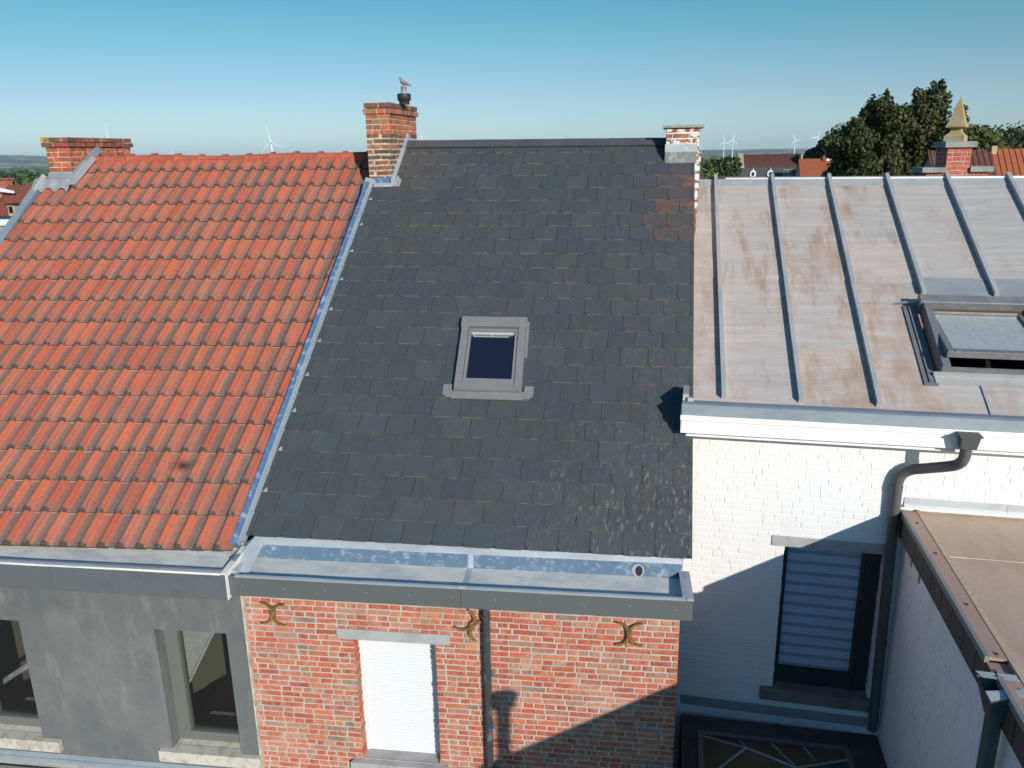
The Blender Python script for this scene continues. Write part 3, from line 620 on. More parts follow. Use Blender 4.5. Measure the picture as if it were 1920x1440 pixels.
obj('render_edge', em, 'stone', red_house)
for wi, (a0, a1, z0, z1) in enumerate(WIN):
    f = MB(); b = -.10; fw = .13
    f.box(FB, a0-.02, a0+.10, b-.08, b, z0, z1, 0); f.box(FB, a1-.03, a1+.04, b-.08, b, z0, z1, 0); f.box(FB, a0+.10, a1-.03, b-.08, b, z0, z0+.10, 0); f.box(FB, a0+.10, a1-.03, b-.08, b, z1-.03, z1, 0)
    w = obj('window', f, 'frame_olive', red_house)
    f = MB(); f.box(FB, a0+.102, a0+.158, b-.07, b+.016, z0+.102, z1-.032, 0, None, .005); f.box(FB, a1-.06, a1-.031, b-.07, b+.016, z0+.102, z1-.032, 0, None, .005); f.box(FB, a0+.158, a1-.06, b-.07, b+.016, z0+.102, z0+.165, 0, None, .005); f.box(FB, a0+.158, a1-.06, b-.07, b+.016, z1-.06, z1-.032, 0, None, .005)
    obj('sash', f, 'frame_olive', w)
    f = MB(); f.quad(FB(a0+.158, b-.03, z0+.165), FB(a1-.06, b-.03, z0+.165), FB(a1-.06, b-.03, z1-.06), FB(a0+.158, b-.03, z1-.06), 0); obj('pane', f, 'glass', w)
    f = MB(); window_room(f, FB, a0, a1, z0, z1, -.26); f.box(FB, a0+.10, a1+.25, -.62, -.30, z0-.03, z0+.0, 2)
    if wi == 0:
        q_ = [(a0-.12, z1-.98), (a0-.02, z1-.98), (a0+.36, z1-.30), (a0-.12, z1-.30)]; f.hexa([FB(x, -.46, z) for x, z in q_]+[FB(x, -.43, z) for x, z in q_], 3)  # pale panel added behind the pane to imitate a reflected roof
        q_ = [(a0-.01, z1-.98), (a0+.02, z1-.98), (a0+.40, z1-.30), (a0+.37, z1-.30)]; f.hexa([FB(x, -.46, z) for x, z in q_]+[FB(x, -.40, z) for x, z in q_], 3)  # brighter edge of that imitated reflection
    else:
        q_ = [(a1-1.05, z1-1.30), (a1-1.05, z1-1.36), (a1-.30, z1-.86), (a1-.30, z1-.78)]; f.hexa([FB(x, -.46, z) for x, z in q_]+[FB(x, -.42, z) for x, z in q_], 2)  # pale bar added behind the pane, standing in for a reflection
    obj('room', f, ['interior', 'room_floor', 'dull_lead', 'lead'], w)
    f = MB(); f.hexa([FB(a0-.14, .105, z0-.10), FB(a1+.225, .105, z0-.10), FB(a1+.225, -.02, z0-.10), FB(a0-.14, -.02, z0-.10), FB(a0-.14, .10, z0+.028), FB(a1+.225, .10, z0+.028), FB(a1+.225, -.02, z0+.035), FB(a0-.14, -.02, z0+.035)], 0)
    f.hexa([FB(a0+.003, -.021, z0-.08), FB(a1-.003, -.021, z0-.08), FB(a1-.003, -.12, z0-.08), FB(a0+.003, -.12, z0-.08), FB(a0+.003, -.021, z0+.03), FB(a1-.003, -.021, z0+.03), FB(a1-.003, -.12, z0+.045), FB(a0+.003, -.12, z0+.045)], 0)
    obj('sill', f, 'stone', w)
KS = .98
gm = MB(); P = [(-.42, .42), (-.235, .352), (-.20, .322), (.105, .300), (.112, .350), (.16, .358), (.196, .350), (.200, .33)]
gm.extrude(FB, LW, -.075, P, [1, 2, 0, 0, 2, 2, 0], segs=10, wob=.002)
gm.hexa([FB(-.075, .195, .30), FB(-.02, .195, .30), FB(.03, -.25, .30), FB(-.05, -.25, .30), FB(-.075, .195, .350), FB(-.02, .195, .350), FB(.03, -.25, .42), FB(-.05, -.25, .42)], 0)
obj('gutter', gm, ['gutter_floor', 'stone', 'zinc'], red_house)
fm = MB(); fm.box(FB, LW, -1.9, .14, .198, .058, .336, 0, None, .003); fm.box(FB, -1.896, -.026, .14, .198, .058, .336, 0, None, .003); fm.box(FB, -.0255, -.020, .13, .1975, .06, .332, 1); fm.box(FB, LW, -.03, -.30, .1395, .062, .09, 0)
obj('fascia', fm, ['fascia_old', 'white_board'], red_house)
# pantiles
Brd = Vector((-4.29, 6.797, -3.882)); URr = Vector((.995, .102, 0)).normalized(); NRr = Vector((.059, -.575, .816)).normalized(); VRr = NRr.cross(URr)
FR = Frame(Brd, URr, VRr+URr*.0835, NRr)
tm = MB(); rg = random.Random(21); te = .3985; tw = .2075; TOP = 6.70; rows = 17
prof = [(0.0, .002), (.02, .012), (.06, .030), (.13, .043), (.21, .047), (.29, .043), (.36, .030), (.40, .012), (.43, .003), (.60, .0), (.78, .0), (.94, .001), (1.03, .004)]
ORG = [(.47, .107, .053), (.50, .120, .057), (.43, .094, .049), (.46, .122, .066)]
nrow = 0; b = .0
FRU = Frame(Brd, URr, VRr, NRr)
def left_edge(bb): return -4.755-.0835*bb
while b < TOP-.06:
    top = min(b+te+.05, TOP)
    jr = rg.uniform(-.004, .004)
    for n in range(-27, 1):
        x0 = n*tw - .185 + jr
        if x0+tw*.6 < left_edge(b+te*.5): continue
        if b > 5.80 and x0+tw*.7 < left_edge(b)+.47: continue        # chimney foot
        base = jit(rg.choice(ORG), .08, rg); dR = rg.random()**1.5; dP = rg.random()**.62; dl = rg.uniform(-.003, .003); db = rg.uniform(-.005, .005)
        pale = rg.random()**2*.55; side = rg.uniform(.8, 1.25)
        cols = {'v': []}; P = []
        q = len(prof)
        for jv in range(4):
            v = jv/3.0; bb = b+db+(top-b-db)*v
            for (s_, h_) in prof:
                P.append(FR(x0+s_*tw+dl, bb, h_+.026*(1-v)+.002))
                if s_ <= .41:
                    d = side*max(0, 1-s_/.20) + dR*(.85 if s_ < .25 else .35)*(1-.45*v) + .55*max(0, 1-v/.2)  # left flank of the roll darkened: dirt plus its shade put into the colour
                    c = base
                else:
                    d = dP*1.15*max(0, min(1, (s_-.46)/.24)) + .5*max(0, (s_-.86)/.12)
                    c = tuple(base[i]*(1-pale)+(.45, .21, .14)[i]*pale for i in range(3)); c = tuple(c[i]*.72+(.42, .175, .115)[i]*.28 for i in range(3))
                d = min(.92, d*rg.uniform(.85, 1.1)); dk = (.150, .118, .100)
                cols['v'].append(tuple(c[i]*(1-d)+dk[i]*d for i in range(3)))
        for jv in range(3):
            for i in range(q-1):
                f = (jv*q+i, jv*q+i+1, (jv+1)*q+i+1, (jv+1)*q+i)
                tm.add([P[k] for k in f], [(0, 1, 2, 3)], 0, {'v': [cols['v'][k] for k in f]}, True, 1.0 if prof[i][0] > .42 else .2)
        if rg.random() < .8:                 # pale lime line on the tile below
            e0, e1 = rg.uniform(.46, .6), rg.uniform(.75, .97); kk = rg.uniform(.6, 1)
            tm.add([FR(x0+e0*tw, b+db-.014, .0105), FR(x0+e1*tw, b+db-.014, .0105), FR(x0+e1*tw, b+db-.004, .0110), FR(x0+e0*tw, b+db-.004, .0110)], [(0, 1, 2, 3)], 0, (.50*kk, .36*kk, .25*kk))
        for i in range(8, q-1):              # front edge of the pan
            lo = [FR(x0+prof[k][0]*tw+dl, b+db+.003, .010) for k in (i, i+1)]
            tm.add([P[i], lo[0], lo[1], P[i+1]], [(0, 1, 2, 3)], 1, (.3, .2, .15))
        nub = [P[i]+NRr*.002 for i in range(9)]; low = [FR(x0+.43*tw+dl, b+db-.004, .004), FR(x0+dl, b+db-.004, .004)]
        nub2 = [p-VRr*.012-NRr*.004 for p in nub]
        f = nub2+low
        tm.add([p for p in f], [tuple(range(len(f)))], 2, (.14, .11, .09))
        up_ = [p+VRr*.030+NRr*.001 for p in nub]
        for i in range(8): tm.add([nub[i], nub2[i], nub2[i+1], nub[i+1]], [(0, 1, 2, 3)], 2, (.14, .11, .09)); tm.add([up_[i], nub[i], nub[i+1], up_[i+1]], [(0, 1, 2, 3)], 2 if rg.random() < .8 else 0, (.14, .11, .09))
    b += te; nrow += 1
cut = []
tm.quad(FRU(-4.80, .0, -.012), FR(.0, .0, -.012), FR(.0, TOP, -.012), FRU(-4.80, TOP, -.012), 1, (.2, .1, .08))
bk2 = Vector((0, 5.4, -4.0)); tm.quad(FRU(-4.8, TOP, 0), FRU(-4.8, TOP, 0)+bk2, FR(0, TOP, 0)+bk2, FR(0, TOP, 0), 0, (.4, .1, .06))
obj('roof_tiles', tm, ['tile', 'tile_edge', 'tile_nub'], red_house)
rt = MB(); a = -4.92
while a < -.02:
    e = a+.385; t = jit((.38, .085, .048), .10, rg); sag = lambda q: -.03*math.sin(math.pi*(q+5.0)/5.0)+.012*math.sin(q*3)
    P = []
    for (q, up_) in ((a, .0), (a+.04, .004), (a+.042, -.008), (e, -.008)):
        for k in range(9):
            th = math.pi*(-.08+1.16*k/8); P.append(FR(q, TOP, 0)+Vector((0, .03-.125*math.cos(th), .020+sag(q)+up_+(.110+up_)*min(1.0, math.sin(th)*1.15)-.02)))
    rt.add(P, [(i*9+k, i*9+9+k, i*9+10+k, i*9+k+1) for i in range(3) for k in range(8)], 0, t, True)
    rt.add(P[:9], [tuple(range(9))], 0, tuple(c*.6 for c in t)); rt.add(P[-9:], [tuple(range(8, -1, -1))], 0, t)
    a += .385
rt.box(FR, -4.85, -.02, TOP-.075, TOP-.03, .02, .055, 0, (.40, .10, .06))
obj('ridge_tiles', rt, 'ridge_tile', red_house)
vf = MB(); vf.box(FRU, -4.86, -4.735, -.1, 6.05, -.03, .070, 0); obj('verge_flashing', vf, 'zinc_grey', red_house)
cm = MB(); CX0, CX1, CY0, CY1 = -9.47, -9.07, 11.35, 12.86
CLN = [((.46, .10, .05), 4), ((.40, .09, .048), 3), ((.50, .13, .06), 3), ((.30, .10, .06), 1)]
fr_ = dict(course=.0755, joint=.014)
stack(cm, CX0, CX1, CY0, CY1, -.75, .205, CLN, 81, **fr_)
OLD = [((.25, .07, .045), 3), ((.18, .075, .05), 3), ((.32, .09, .05), 2)]
course_ring(cm, CX0-.035, CX1+.035, CY0-.035, CY1+.035, .21, .275, OLD, 91); course_ring(cm, CX0-.02, CX1+.02, CY0-.02, CY1+.02, .285, .350, OLD, 95)
chim3 = obj('chimney', cm, ['soot_brick', 'old_mortar'], red_house)
lc = MB()
for i in range(60):
    p = Vector((CX0-.03+rnd.uniform(0, 1)**1.6*.13, CY0-.042, .23+rnd.uniform(-.02, .125))); r_ = rnd.uniform(.006, .017); lc.lathe(p+Vector((0, .02, 0)), [(r_*.6, -r_*.5), (r_, 0), (r_*.5, r_*.6)], 0, 7)
obj('lichen', lc, 'lichen', chim3)
zf = MB()
zf.box(WORLD, CX0-.01, CX1+.012, CY0-.02, CY0-.006, -.285, -.170, 1)
ns = 20; W0, W1 = -4.86, -4.26
def lb(q): return 5.90+.030*math.sin(q*30)
def lh(q): return .062+.020*math.sin(q*30+.6)
for k in range(ns):                        # dressed lead skirt following the tiles
    a0 = W0+k*(W1-W0)/ns; a1 = a0+(W1-W0)/ns
    zf.quad(FRU(a0, lb(a0), lh(a0)), FRU(a1, lb(a1), lh(a1)), FRU(a1, 6.12, .10), FRU(a0, 6.12, .10), 0, None, True)
    zf.quad(FRU(a0, 6.12, .10), FRU(a1, 6.12, .10), FRU(a1, 6.26, .05), FRU(a0, 6.26, .05), 0, None, True)
pa = [(-4.30, 5.98, .085), (-4.16, 6.02, .075), (-4.08, 6.66, .075), (-4.17, 6.70, .10), (-4.36, 6.25, .10)]
zf.add([FRU(*p) for p in pa], [tuple(range(5))], 0)
q0, q1 = Vector((CX1+.012, CY0-.02, -.285)), Vector((CX1+.012, 12.03, .150)); zf.hexa([q0, q0+Vector((.03, 0, -.03)), q1+Vector((.03, 0, -.03)), q1, q0+Vector((0, 0, .115)), q0+Vector((.010, 0, .115)), q1+Vector((.010, 0, .115)), q1+Vector((0, 0, .115))], 1)
zf.tube([FRU(-4.80, 5.88, .05), FRU(-4.78, 6.05, .07), FRU(-4.74, 6.2, .10)], .045, 0, 10)
obj('chimney_flashing', zf, ['lead', 'zinc_grey'], chim3)
ga = MB(); ga.add([FRU(-4.82, 0, -.02), FRU(-4.82, TOP, -.02), FRU(-4.82, TOP, -.02)+bk2, FRU(-4.82, 0, -.02)+Vector((0, 10.5, 0))], [(0, 1, 2, 3)], 0); obj('gable', ga, 'back_wall', red_house)
# annex roof below the windows
KS = 1.0
annex = thing('annex', (-7, 4.5, G0), 'low flat annex roof under the windows of the grey rendered house', 'annex')
am = MB(); am.box(FB, LW, .9, .10, 5.0, G0+4.256, -2.235, 1); 
for k in range(9): am.box(FB, LW+.2+k*.62, LW+.2+k*.62+.62-.012, .16, 4.95, -2.235, -2.215, 0)
obj('roof', am, ['annex_roof', 'far_wall'], annex)
am = MB(); am.extrude(FB, LW, .02, [(.055, -2.10), (.062, -2.155), (.075, -2.16), (.085, -2.205), (.13, -2.212)], [0, 0, 0, 1], segs=8, wob=.004); obj('flashing', am, ['zinc_grey', 'stone'], annex)

# ================================================================== white house with the zinc roof
Wp = Vector((.331, 8.452, -2.883)); FWH = facade(Wp, (.999, -.035)); WW = 6.2
KS = 1.005
white_house = thing('white_house', (3, 9, G0), 'white painted brick house under a stained standing seam zinc roof', 'house')
wwm = MB(); wh = (1.055, -3.24, 2.078, -1.30, .16)
WP = [((.8, .78, .74), 1)]
brick_wall(wwm, FWH, -.03, 4.2, -3.75, .10, [wh], course=.0735, joint=.009, lens=(.20, .098), depth=.03, recess=.0034, ch=.0032, rj=.0032, mi=0, mm=0, seed=17, tint=False)
wwm.box(FWH, 4.21, WW, -.1, 0, -3.75, .1, 0); wwm.box(FWH, -.03, WW, -.1, -.012, G0+2.883, -3.75, 0); wwm.box(FWH, WW-.2, WW, -8, -.11, G0+2.883, .1, 0); wwm.box(FWH, -.03, .17, -8, -.11, G0+2.883, .06, 0); wwm.box(FWH, -.03, WW, -8.2, -8, G0+2.883, .06, 0)
obj('wall', wwm, 'white_paint', white_house)
# window
f = MB(); a0, z0, a1, z1, _ = wh; b = -.115
f.box(FWH, a0-.02, a0+.055, b-.08, b, z0+.06, z1+.03, 0); f.box(FWH, a1-.185, a1+.02, b-.08, b, z0+.06, z1+.03, 0); f.box(FWH, a0+.055, a1-.185, b-.08, b, z0+.06, z0+.33, 0); f.box(FWH, a0+.055, a1-.185, b-.08, b, z1-.03, z1+.03, 0)
f.box(FWH, a1-.15, a1-.13, b, b+.02, z0+.10, z1, 0)
w = obj('window', f, 'frame_dark', white_house)
f = MB(); f.quad(FWH(a0+.055, b-.02, z0+.33), FWH(a1-.185, b-.02, z0+.33), FWH(a1-.185, b-.02, z1-.03), FWH(a0+.055, b-.02, z1-.03), 0); obj('pane', f, 'clear_glass', w)
f = MB(); z = z1-.03; k = 0
while z > z0+.34:
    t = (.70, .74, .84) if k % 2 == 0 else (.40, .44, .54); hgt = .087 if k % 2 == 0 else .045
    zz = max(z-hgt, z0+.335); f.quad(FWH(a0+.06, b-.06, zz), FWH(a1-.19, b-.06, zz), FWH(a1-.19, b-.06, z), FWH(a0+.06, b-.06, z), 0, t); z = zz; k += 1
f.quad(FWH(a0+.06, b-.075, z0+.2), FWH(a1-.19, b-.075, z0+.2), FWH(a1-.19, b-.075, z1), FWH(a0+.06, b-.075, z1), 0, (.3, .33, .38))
obj('blind', f, 'blind', w)
f = MB(); f.box(FWH, .918, 2.15, -.16, .012, -1.302, -1.180, 0, None, .004); obj('lintel', f, 'blue_stone', w)
f = MB(); f.box(FWH, .915, 2.16, -.18, .065, -3.245, -3.10, 0, None, .005); obj('sill', f, 'dark_stone', w)
# cornice and eaves gutter
f = MB(); f.box(FWH, -.115, WW, -.02, .400, .080, .218, 0, None, .003); f.box(FWH, -.12, WW, -.02, .414, .220, .278, 0, None, .004); f.box(FWH, -.058, WW, -.02, .310, .016, .078, 0, None, .003)
obj('cornice', f, 'white_board', white_house)
f = MB(); f.extrude(FWH, -.105, WW, [(.404, .280), (.400, .391), (.365, .402), (.26, .398)], 0, segs=14, wob=.003)
f.extrude(FWH, -.105, WW, [(.26, .398), (.255, .384), (-.20, .262)], 1); f.box(FWH, -.110, -.1055, -.30, .40, .10, .405, 0)
f.box(FWH, -.105, -.045, -.05, .28, .398, .465, 1); f.box(FWH, -.055, .005, .27, .315, .396, .436, 1)
obj('eaves_flashing', f, ['zinc_grey', 'old_zinc'], white_house)
# zinc covering with ribs
KS = 1.025
ZL = Vector((.331, 8.352, -2.556)); UZ = Vector((.999, -.035, -.004)).normalized(); NZ = Vector((-.011, -.487, .873)).normalized(); VZ = NZ.cross(UZ)
FZ = Frame(ZL, UZ, VZ-UZ*.033, NZ)
ZT = 4.375; zm_ = MB(); wnd = (2.47, .50, 3.72, 1.70)
def sheet(a0, a1, b0, b1, h=0):
    nb = max(1, int((b1-b0)/.14)); na = max(1, int((a1-a0)/.13)); P = []
    for j in range(nb+1):
        for i in range(na+1):
            e = 0 if i in (0, na) or j in (0, nb) else rg.uniform(-.0012, .0018)
            P.append(FZ(a0+(a1-a0)*i/na, b0+(b1-b0)*j/nb, h+e))
    zm_.add(P, [(j*(na+1)+i, j*(na+1)+i+1, (j+1)*(na+1)+i+1, (j+1)*(na+1)+i) for j in range(nb) for i in range(na)], 0, None, True, 1.0 if a0 < 2.3 else (.55 if a0 < 2.7 else .22))
ribs = [.31, 1.085, 1.838, 2.585, 3.34, 4.085, 4.84, 5.59]
prev = -.035
for i, r_ in enumerate(ribs):
    if r_ < 2.4 or prev > 3.8:
        sheet(prev+.002, r_-.002, -.0, 2.150, 0); sheet(prev+.002, r_-.002, 2.145, ZT, .007)
        zm_.quad(FZ(prev+.002, 2.145, .007), FZ(r_-.002, 2.145, .007), FZ(r_-.002, 2.145, 0), FZ(prev+.002, 2.145, 0), 0)
    else:
        if prev < wnd[0]: sheet(prev+.002, wnd[0], -.0, 2.15, 0) if r_ > wnd[0] else None
        sheet(prev+.002, r_-.002, 2.145, ZT, .007); zm_.quad(FZ(prev+.002, 2.145, .007), FZ(r_-.002, 2.145, .007), FZ(r_-.002, 2.145, 0), FZ(prev+.002, 2.145, 0), 0)
    prev = r_
for p_, q_ in ((2.625, 3.312), (3.368, 4.06)):
    zm_.hexa([FZ(p_, 1.72, .010), FZ(q_, 1.72, .010), FZ(q_, 2.22, .012), FZ(p_, 2.22, .012), FZ(p_, 1.72, .014), FZ(q_, 1.72, .014), FZ(q_, 2.22, .016), FZ(p_, 2.22, .016)], 1)
sheet(wnd[0], 4.083, 0, wnd[1]-.0); sheet(wnd[0], 4.083, wnd[3], 2.15); sheet(wnd[2], 4.083, wnd[1], wnd[3])
bkz = Vector((0, 4.2, -2.6))
zm_.quad(FZ(-.035, ZT+.10, .02), FZ(-.035, ZT+.10, .02)+bkz, FZ(6.0, ZT+.10, .02)+bkz, FZ(6.0, ZT+.10, .02), 0)
obj('zinc_covering', zm_, ['old_zinc', 'zinc_band'], white_house)
for i, r_ in enumerate(ribs):
    f = MB(); lo = .07 if i not in (3, 4) else 1.88
    def rb(b0, b1, h1):
        f.hexa([FZ(r_-.022, b0, 0), FZ(r_+.034, b0, 0), FZ(r_+.034, b1, 0), FZ(r_-.022, b1, 0), FZ(r_-.020, b0+.012, h1), FZ(r_+.026, b0+.012, h1), FZ(r_+.026, b1, h1), FZ(r_-.020, b1, h1)], 0)
    if i in (3, 4): rb(lo, ZT+.10, .070)
    else: rb(lo, 2.5, .066); rb(2.501, ZT+.10, .070)
    o = obj('roof_rib', f, 'zinc_rib', white_house)
f = MB(); f.box(FZ, 2.86, 2.885, .03, .46, 0, .016, 0); obj('roof_seam', f, 'zinc_rib', white_house)
f = MB()
for i, (p, q) in enumerate(zip([-.035]+ribs, ribs+[6.0])):
    p_ = p+.036 if i else p
    f.hexa([FZ(p_, ZT-.13, .008), FZ(q-.028, ZT-.13, .008), FZ(q-.028, ZT+.06, .008), FZ(p_, ZT+.06, .008), FZ(p_, ZT-.13, .016), FZ(q-.028, ZT-.13, .016), FZ(q-.028, ZT+.03, .022), FZ(p_, ZT+.03, .022)], 0)
f.hexa([FZ(.45, ZT+.03, .0), FZ(6.0, ZT+.03, .0), FZ(6.0, ZT+.16, -.04), FZ(.45, ZT+.16, -.04), FZ(.45, ZT+.031, .024), FZ(6.0, ZT+.031, .024), FZ(6.0, ZT+.05, .046), FZ(.45, ZT+.05, .030)], 1)
obj('ridge_flashing', f, ['zinc_rib', 'shutter'], white_house)
# pivoted roof window, standing open
rwin = MB(); a0, b0, a1, b1 = 2.50, .56, 3.66, 1.66
def zbox(mb, x0, x1, y0, y1, c0, c1, mi=0, bev=0): mb.box(FZ, x0, x1, y0, y1, c0, c1, mi, None, bev)
zbox(rwin, a0, a0+.075, b0, b1, -.02, .16); zbox(rwin, a1-.075, a1, b0, b1, -.02, .16); zbox(rwin, a0+.075, a1-.075, b0, b0+.075, -.02, .075); zbox(rwin, a0-.03, a1+.03, b1-.085, b1+.05, -.02, .17, 0, .008)
rwo = obj('roof_window', rwin, 'frame_mid', white_house)
f = MB()
zbox(f, a0+.075, a0+.10, b0+.075, b1-.085, -.30, .03, 0); zbox(f, a1-.10, a1-.075, b0+.075, b1-.085, -.30, .03, 0); zbox(f, a0+.10, a1-.10, b1-.11, b1-.085, -.30, .07, 0); zbox(f, a0+.10, a1-.10, b0+.075, b0+.10, -.30, .0, 1)
zbox(f, a0+.08, a1-.08, b0+.08, b1-.09, -.34, -.31, 1)
obj('lining', f, ['wood', 'black'], rwo)
# sash turned about its middle: lower edge out, upper edge in
bm_ = (b0+b1)/2+.02; ang = R(13)
pv = FZ(0, bm_, .06); vz = FZ.v.normalized(); ry = (vz*math.cos(ang)+NZ*(-math.sin(ang))); rn = (NZ*math.cos(ang)+vz*math.sin(ang))
FSA = Frame(ZL+vz*bm_+NZ*.10+UZ*(-.033*bm_), UZ, ry, rn)
hl = (b1-b0)/2-.075
f = MB()
def sbox(mb, x0, x1, y0, y1, c0, c1, mi=0, bev=0): mb.box(FSA, x0, x1, y0, y1, c0, c1, mi, None, bev)
sbox(f, a0+.085, a0+.155, -hl, hl, -.03, .045, 0, .006); sbox(f, a1-.155, a1-.085, -hl, hl, -.03, .045, 0, .006); sbox(f, a0+.155, a1-.155, -hl, -hl+.075, -.03, .045, 0, .006); sbox(f, a0+.155, a1-.155, hl-.07, hl, -.03, .040, 0, .006)
sa = obj('sash', f, 'frame_mid', rwo)
f = MB(); sbox(f, a0+.155, a1-.155, -hl+.075, hl-.07, .0, .018); obj('pane', f, 'skylight_glass', rwo)
f = MB(); sbox(f, a0+.16, a1-.16, hl-.068, hl-.045, .03, .055); sbox(f, a0+.16, a1-.16, hl-.10, hl-.09, .018, .03); obj('sash_rail', f, 'lead', rwo)
f = MB(); P = [FZ(a0-.30, b1+.05, .012), FZ(a0-.06, b1+.10, .05), FZ(a1+.2, b1+.11, .05), FZ(a1+.2, b1+.01, .09), FZ(a0-.03, b1+.01, .08)]
f.add(P, [(0, 1, 2, 3, 4)], 1); zbox(f, a0-.17, a0-.035, b0-.15, b1+.02, .004, .018, 0); zbox(f, a0-.12, a0-.10, b0-.12, b1, .018, .034, 0); zbox(f, a0-.06, a1+.2, b0-.12, b0-.002, .006, .030, 1); zbox(f, a0-.07, a1+.2, b0-.022, b0-.001, .03, .07, 1)
obj('window_flashing', f, ['frame_mid', 'zinc_rib'], rwo)
# downpipe with its swan neck
KS = 1.005
f = MB(); P = [(2.565, .46, .17), (2.565, .46, .04), (2.555, .44, -.03), (2.525, .39, -.092), (2.45, .32, -.14), (2.285, .20, -.22), (2.20, .12, -.268), (2.13, .085, -.33), (2.100, .075, -.41), (2.098, .075, -.50), (2.112, .075, -1.3), (2.155, .075, -3.45)]
def smooth(P, n=2):
    P = [Vector(p) for p in P]
    for _ in range(n):
        Q = [P[0]]
        for p, q in zip(P, P[1:]): Q += [p*.75+q*.25, p*.25+q*.75]
        P = Q+[P[-1]]
    return P
f.tube([FWH(*p) for p in smooth(P)], .053, 0, 18)
for z in (-.47, -.80, -2.3):
    xx = 2.098+max(0, (-z-.5))*.0195; f.tube([FWH(xx, .075, z), FWH(xx, .075, z-.05)], .058, 0, 18)
wp_ = obj('downpipe', f, 'pipe_dark', white_house)
f = MB(); f.hexa([FWH(2.502, .418, .124), FWH(2.634, .418, .124), FWH(2.634, .53, .124), FWH(2.502, .53, .124), FWH(2.486, .416, .250), FWH(2.650, .416, .250), FWH(2.650, .555, .250), FWH(2.486, .555, .250)], 0); f.box(FWH, 2.47, 2.665, .4155, .565, .250, .265, 0); obj('hopper', f, 'pipe_dark', wp_)
f = MB(); f.box(FWH, 2.05, 2.16, .002, .03, -.845, -.825, 0); obj('pipe_bracket', f, 'pale_metal', wp_)
f = MB()
for p, q in ((.02, .62), (.625, 1.42), (1.425, 2.10)): f.box(FWH, p, q, .0045, .016, -3.475, -3.355, 0)
obj('base_flashing', f, 'zinc_grey', white_house)
f = MB()
for p, q in ((2.20, 3.17), (3.173, 4.3), (4.303, 6)): f.extrude(FWH, p, q, [(.006, -.625), (.012, -.70), (.05, -.715)], [0, 1], segs=4, wob=.003)
obj('abutment_flashing', f, ['zinc', 'shutter'], white_house)
# trim of flaking render beside the window, white reveal
# ================================================================== flat roofed extension
ZE = -3.629
ext = thing('flat_roof_extension', (4, 4, G0), 'flat roofed white extension with brown felt top against the white house', 'building')
EO = Vector((2.565, 8.385, 0)); ev = Vector((.0256, 1, 0)).normalized()
FE = Frame(EO, (1, -.035, 0), -ev, (0, 0, 1))      # a to the right, b towards the viewer
EL_ = 8.6
f = MB()
fre = Frame(EO+Vector((0, 0, 0)), -ev, (-1, .03, 0), (0, 0, 1))
brick_wall(f, fre, .01, EL_, -6.6, ZE-.10, course=.0675, joint=.009, depth=.03, recess=.0032, ch=.003, rj=.003, mi=0, mm=0, seed=29, tint=False)
f.box(FE, .02, 4.5, EL_-.2, EL_, G0, ZE-.1, 0); f.box(FE, .012, .2, .02, EL_-.21, G0, -6.61, 0); f.box(FE, 4.3, 4.5, .02, EL_, G0, ZE-.1, 0)
obj('wall', f, 'white_wall_side', ext)
f = MB(); nx, ny = 12, 24; P = []
for j in range(ny+1):
    for i in range(nx+1): P.append(FE(.10+4.4*i/nx, .01+(EL_-.01)*j/ny, ZE-.020+(rg.uniform(-.004, .004) if 0 < i < nx and 0 < j < ny else 0)))
f.add(P, [(j*(nx+1)+i+1, j*(nx+1)+i, (j+1)*(nx+1)+i, (j+1)*(nx+1)+i+1) for j in range(ny) for i in range(nx)], 0, None, True)
for y in (1.02, 2.9, 4.3): f.box(FE, .12, 4.5, y, y+.012, ZE-.022, ZE-.010, 0)
f.box(FE, .085, .125, .01, EL_, ZE-.05, ZE-.008, 1)
obj('roof', f, ['roof_felt', 'roof_felt_edge'], ext)
f = MB()
for y0, y1 in ((.06, .95), (.954, 2.66), (2.90, 4.6), (4.604, 6.3), (6.304, EL_)):
    f.box(FE, -.075, -.045, y0, y1, ZE-.055, ZE, 0); f.hexa([FE(-.044, y0, ZE-.03), FE(.08, y0, ZE-.03), FE(.08, y1, ZE-.03), FE(-.044, y1, ZE-.03), FE(-.044, y0, ZE-.001), FE(.08, y0, ZE-.012), FE(.08, y1, ZE-.012), FE(-.044, y1, ZE-.001)], 1)
f.box(FE, -.06, .08, 2.662, 2.898, ZE-.10, ZE-.045, 1)
for y in (.35, 1.0, 1.9, 2.6, 3.4): f.box(FE, .01, .03, y, y+.02, ZE-.01, ZE+.004, 2)
obj('edge_trim', f, ['grey_trim', 'rust_trim', 'frame_dark'], ext)
f = MB(); y = .06
while y < EL_-.3:
    if not (2.62 < y < 2.9): f.box(FE, -.06, -.022, y, y+.286, ZE-.30, ZE-.057, 0)
    else: f.box(FE, -.06, -.006, y, y+.10, ZE-.30, ZE-.057, 0)
    y += .300 if not (2.62 < y < 2.9) else .105
f.box(FE, -.021, -.005, .05, EL_-.1, ZE-.298, ZE-.058, 1)
obj('fascia', f, ['cladding', 'frame_dark'], ext)
f = MB(); y_ = 3.03; f.tube([FE(-.10, y_, ZE-.20), FE(-.10, y_, -6.9)], .056, 0, 16)
dpe = obj('downpipe', f, 'pipe_dark', ext)
f = MB()
T = [FE(-.185, y_-.19, ZE-.035), FE(-.06, y_-.19, ZE+.0), FE(-.06, y_+.12, ZE-.0), FE(-.185, y_+.12, ZE-.05)]; Bq = [FE(-.15, y_-.06, ZE-.24), FE(-.05, y_-.06, ZE-.24), FE(-.05, y_+.06, ZE-.24), FE(-.15, y_+.06, ZE-.24)]
for i in range(4): f.quad(Bq[i], Bq[(i+1) % 4], T[(i+1) % 4], T[i], 0)
obj('hopper', f, 'pipe_dark', dpe)
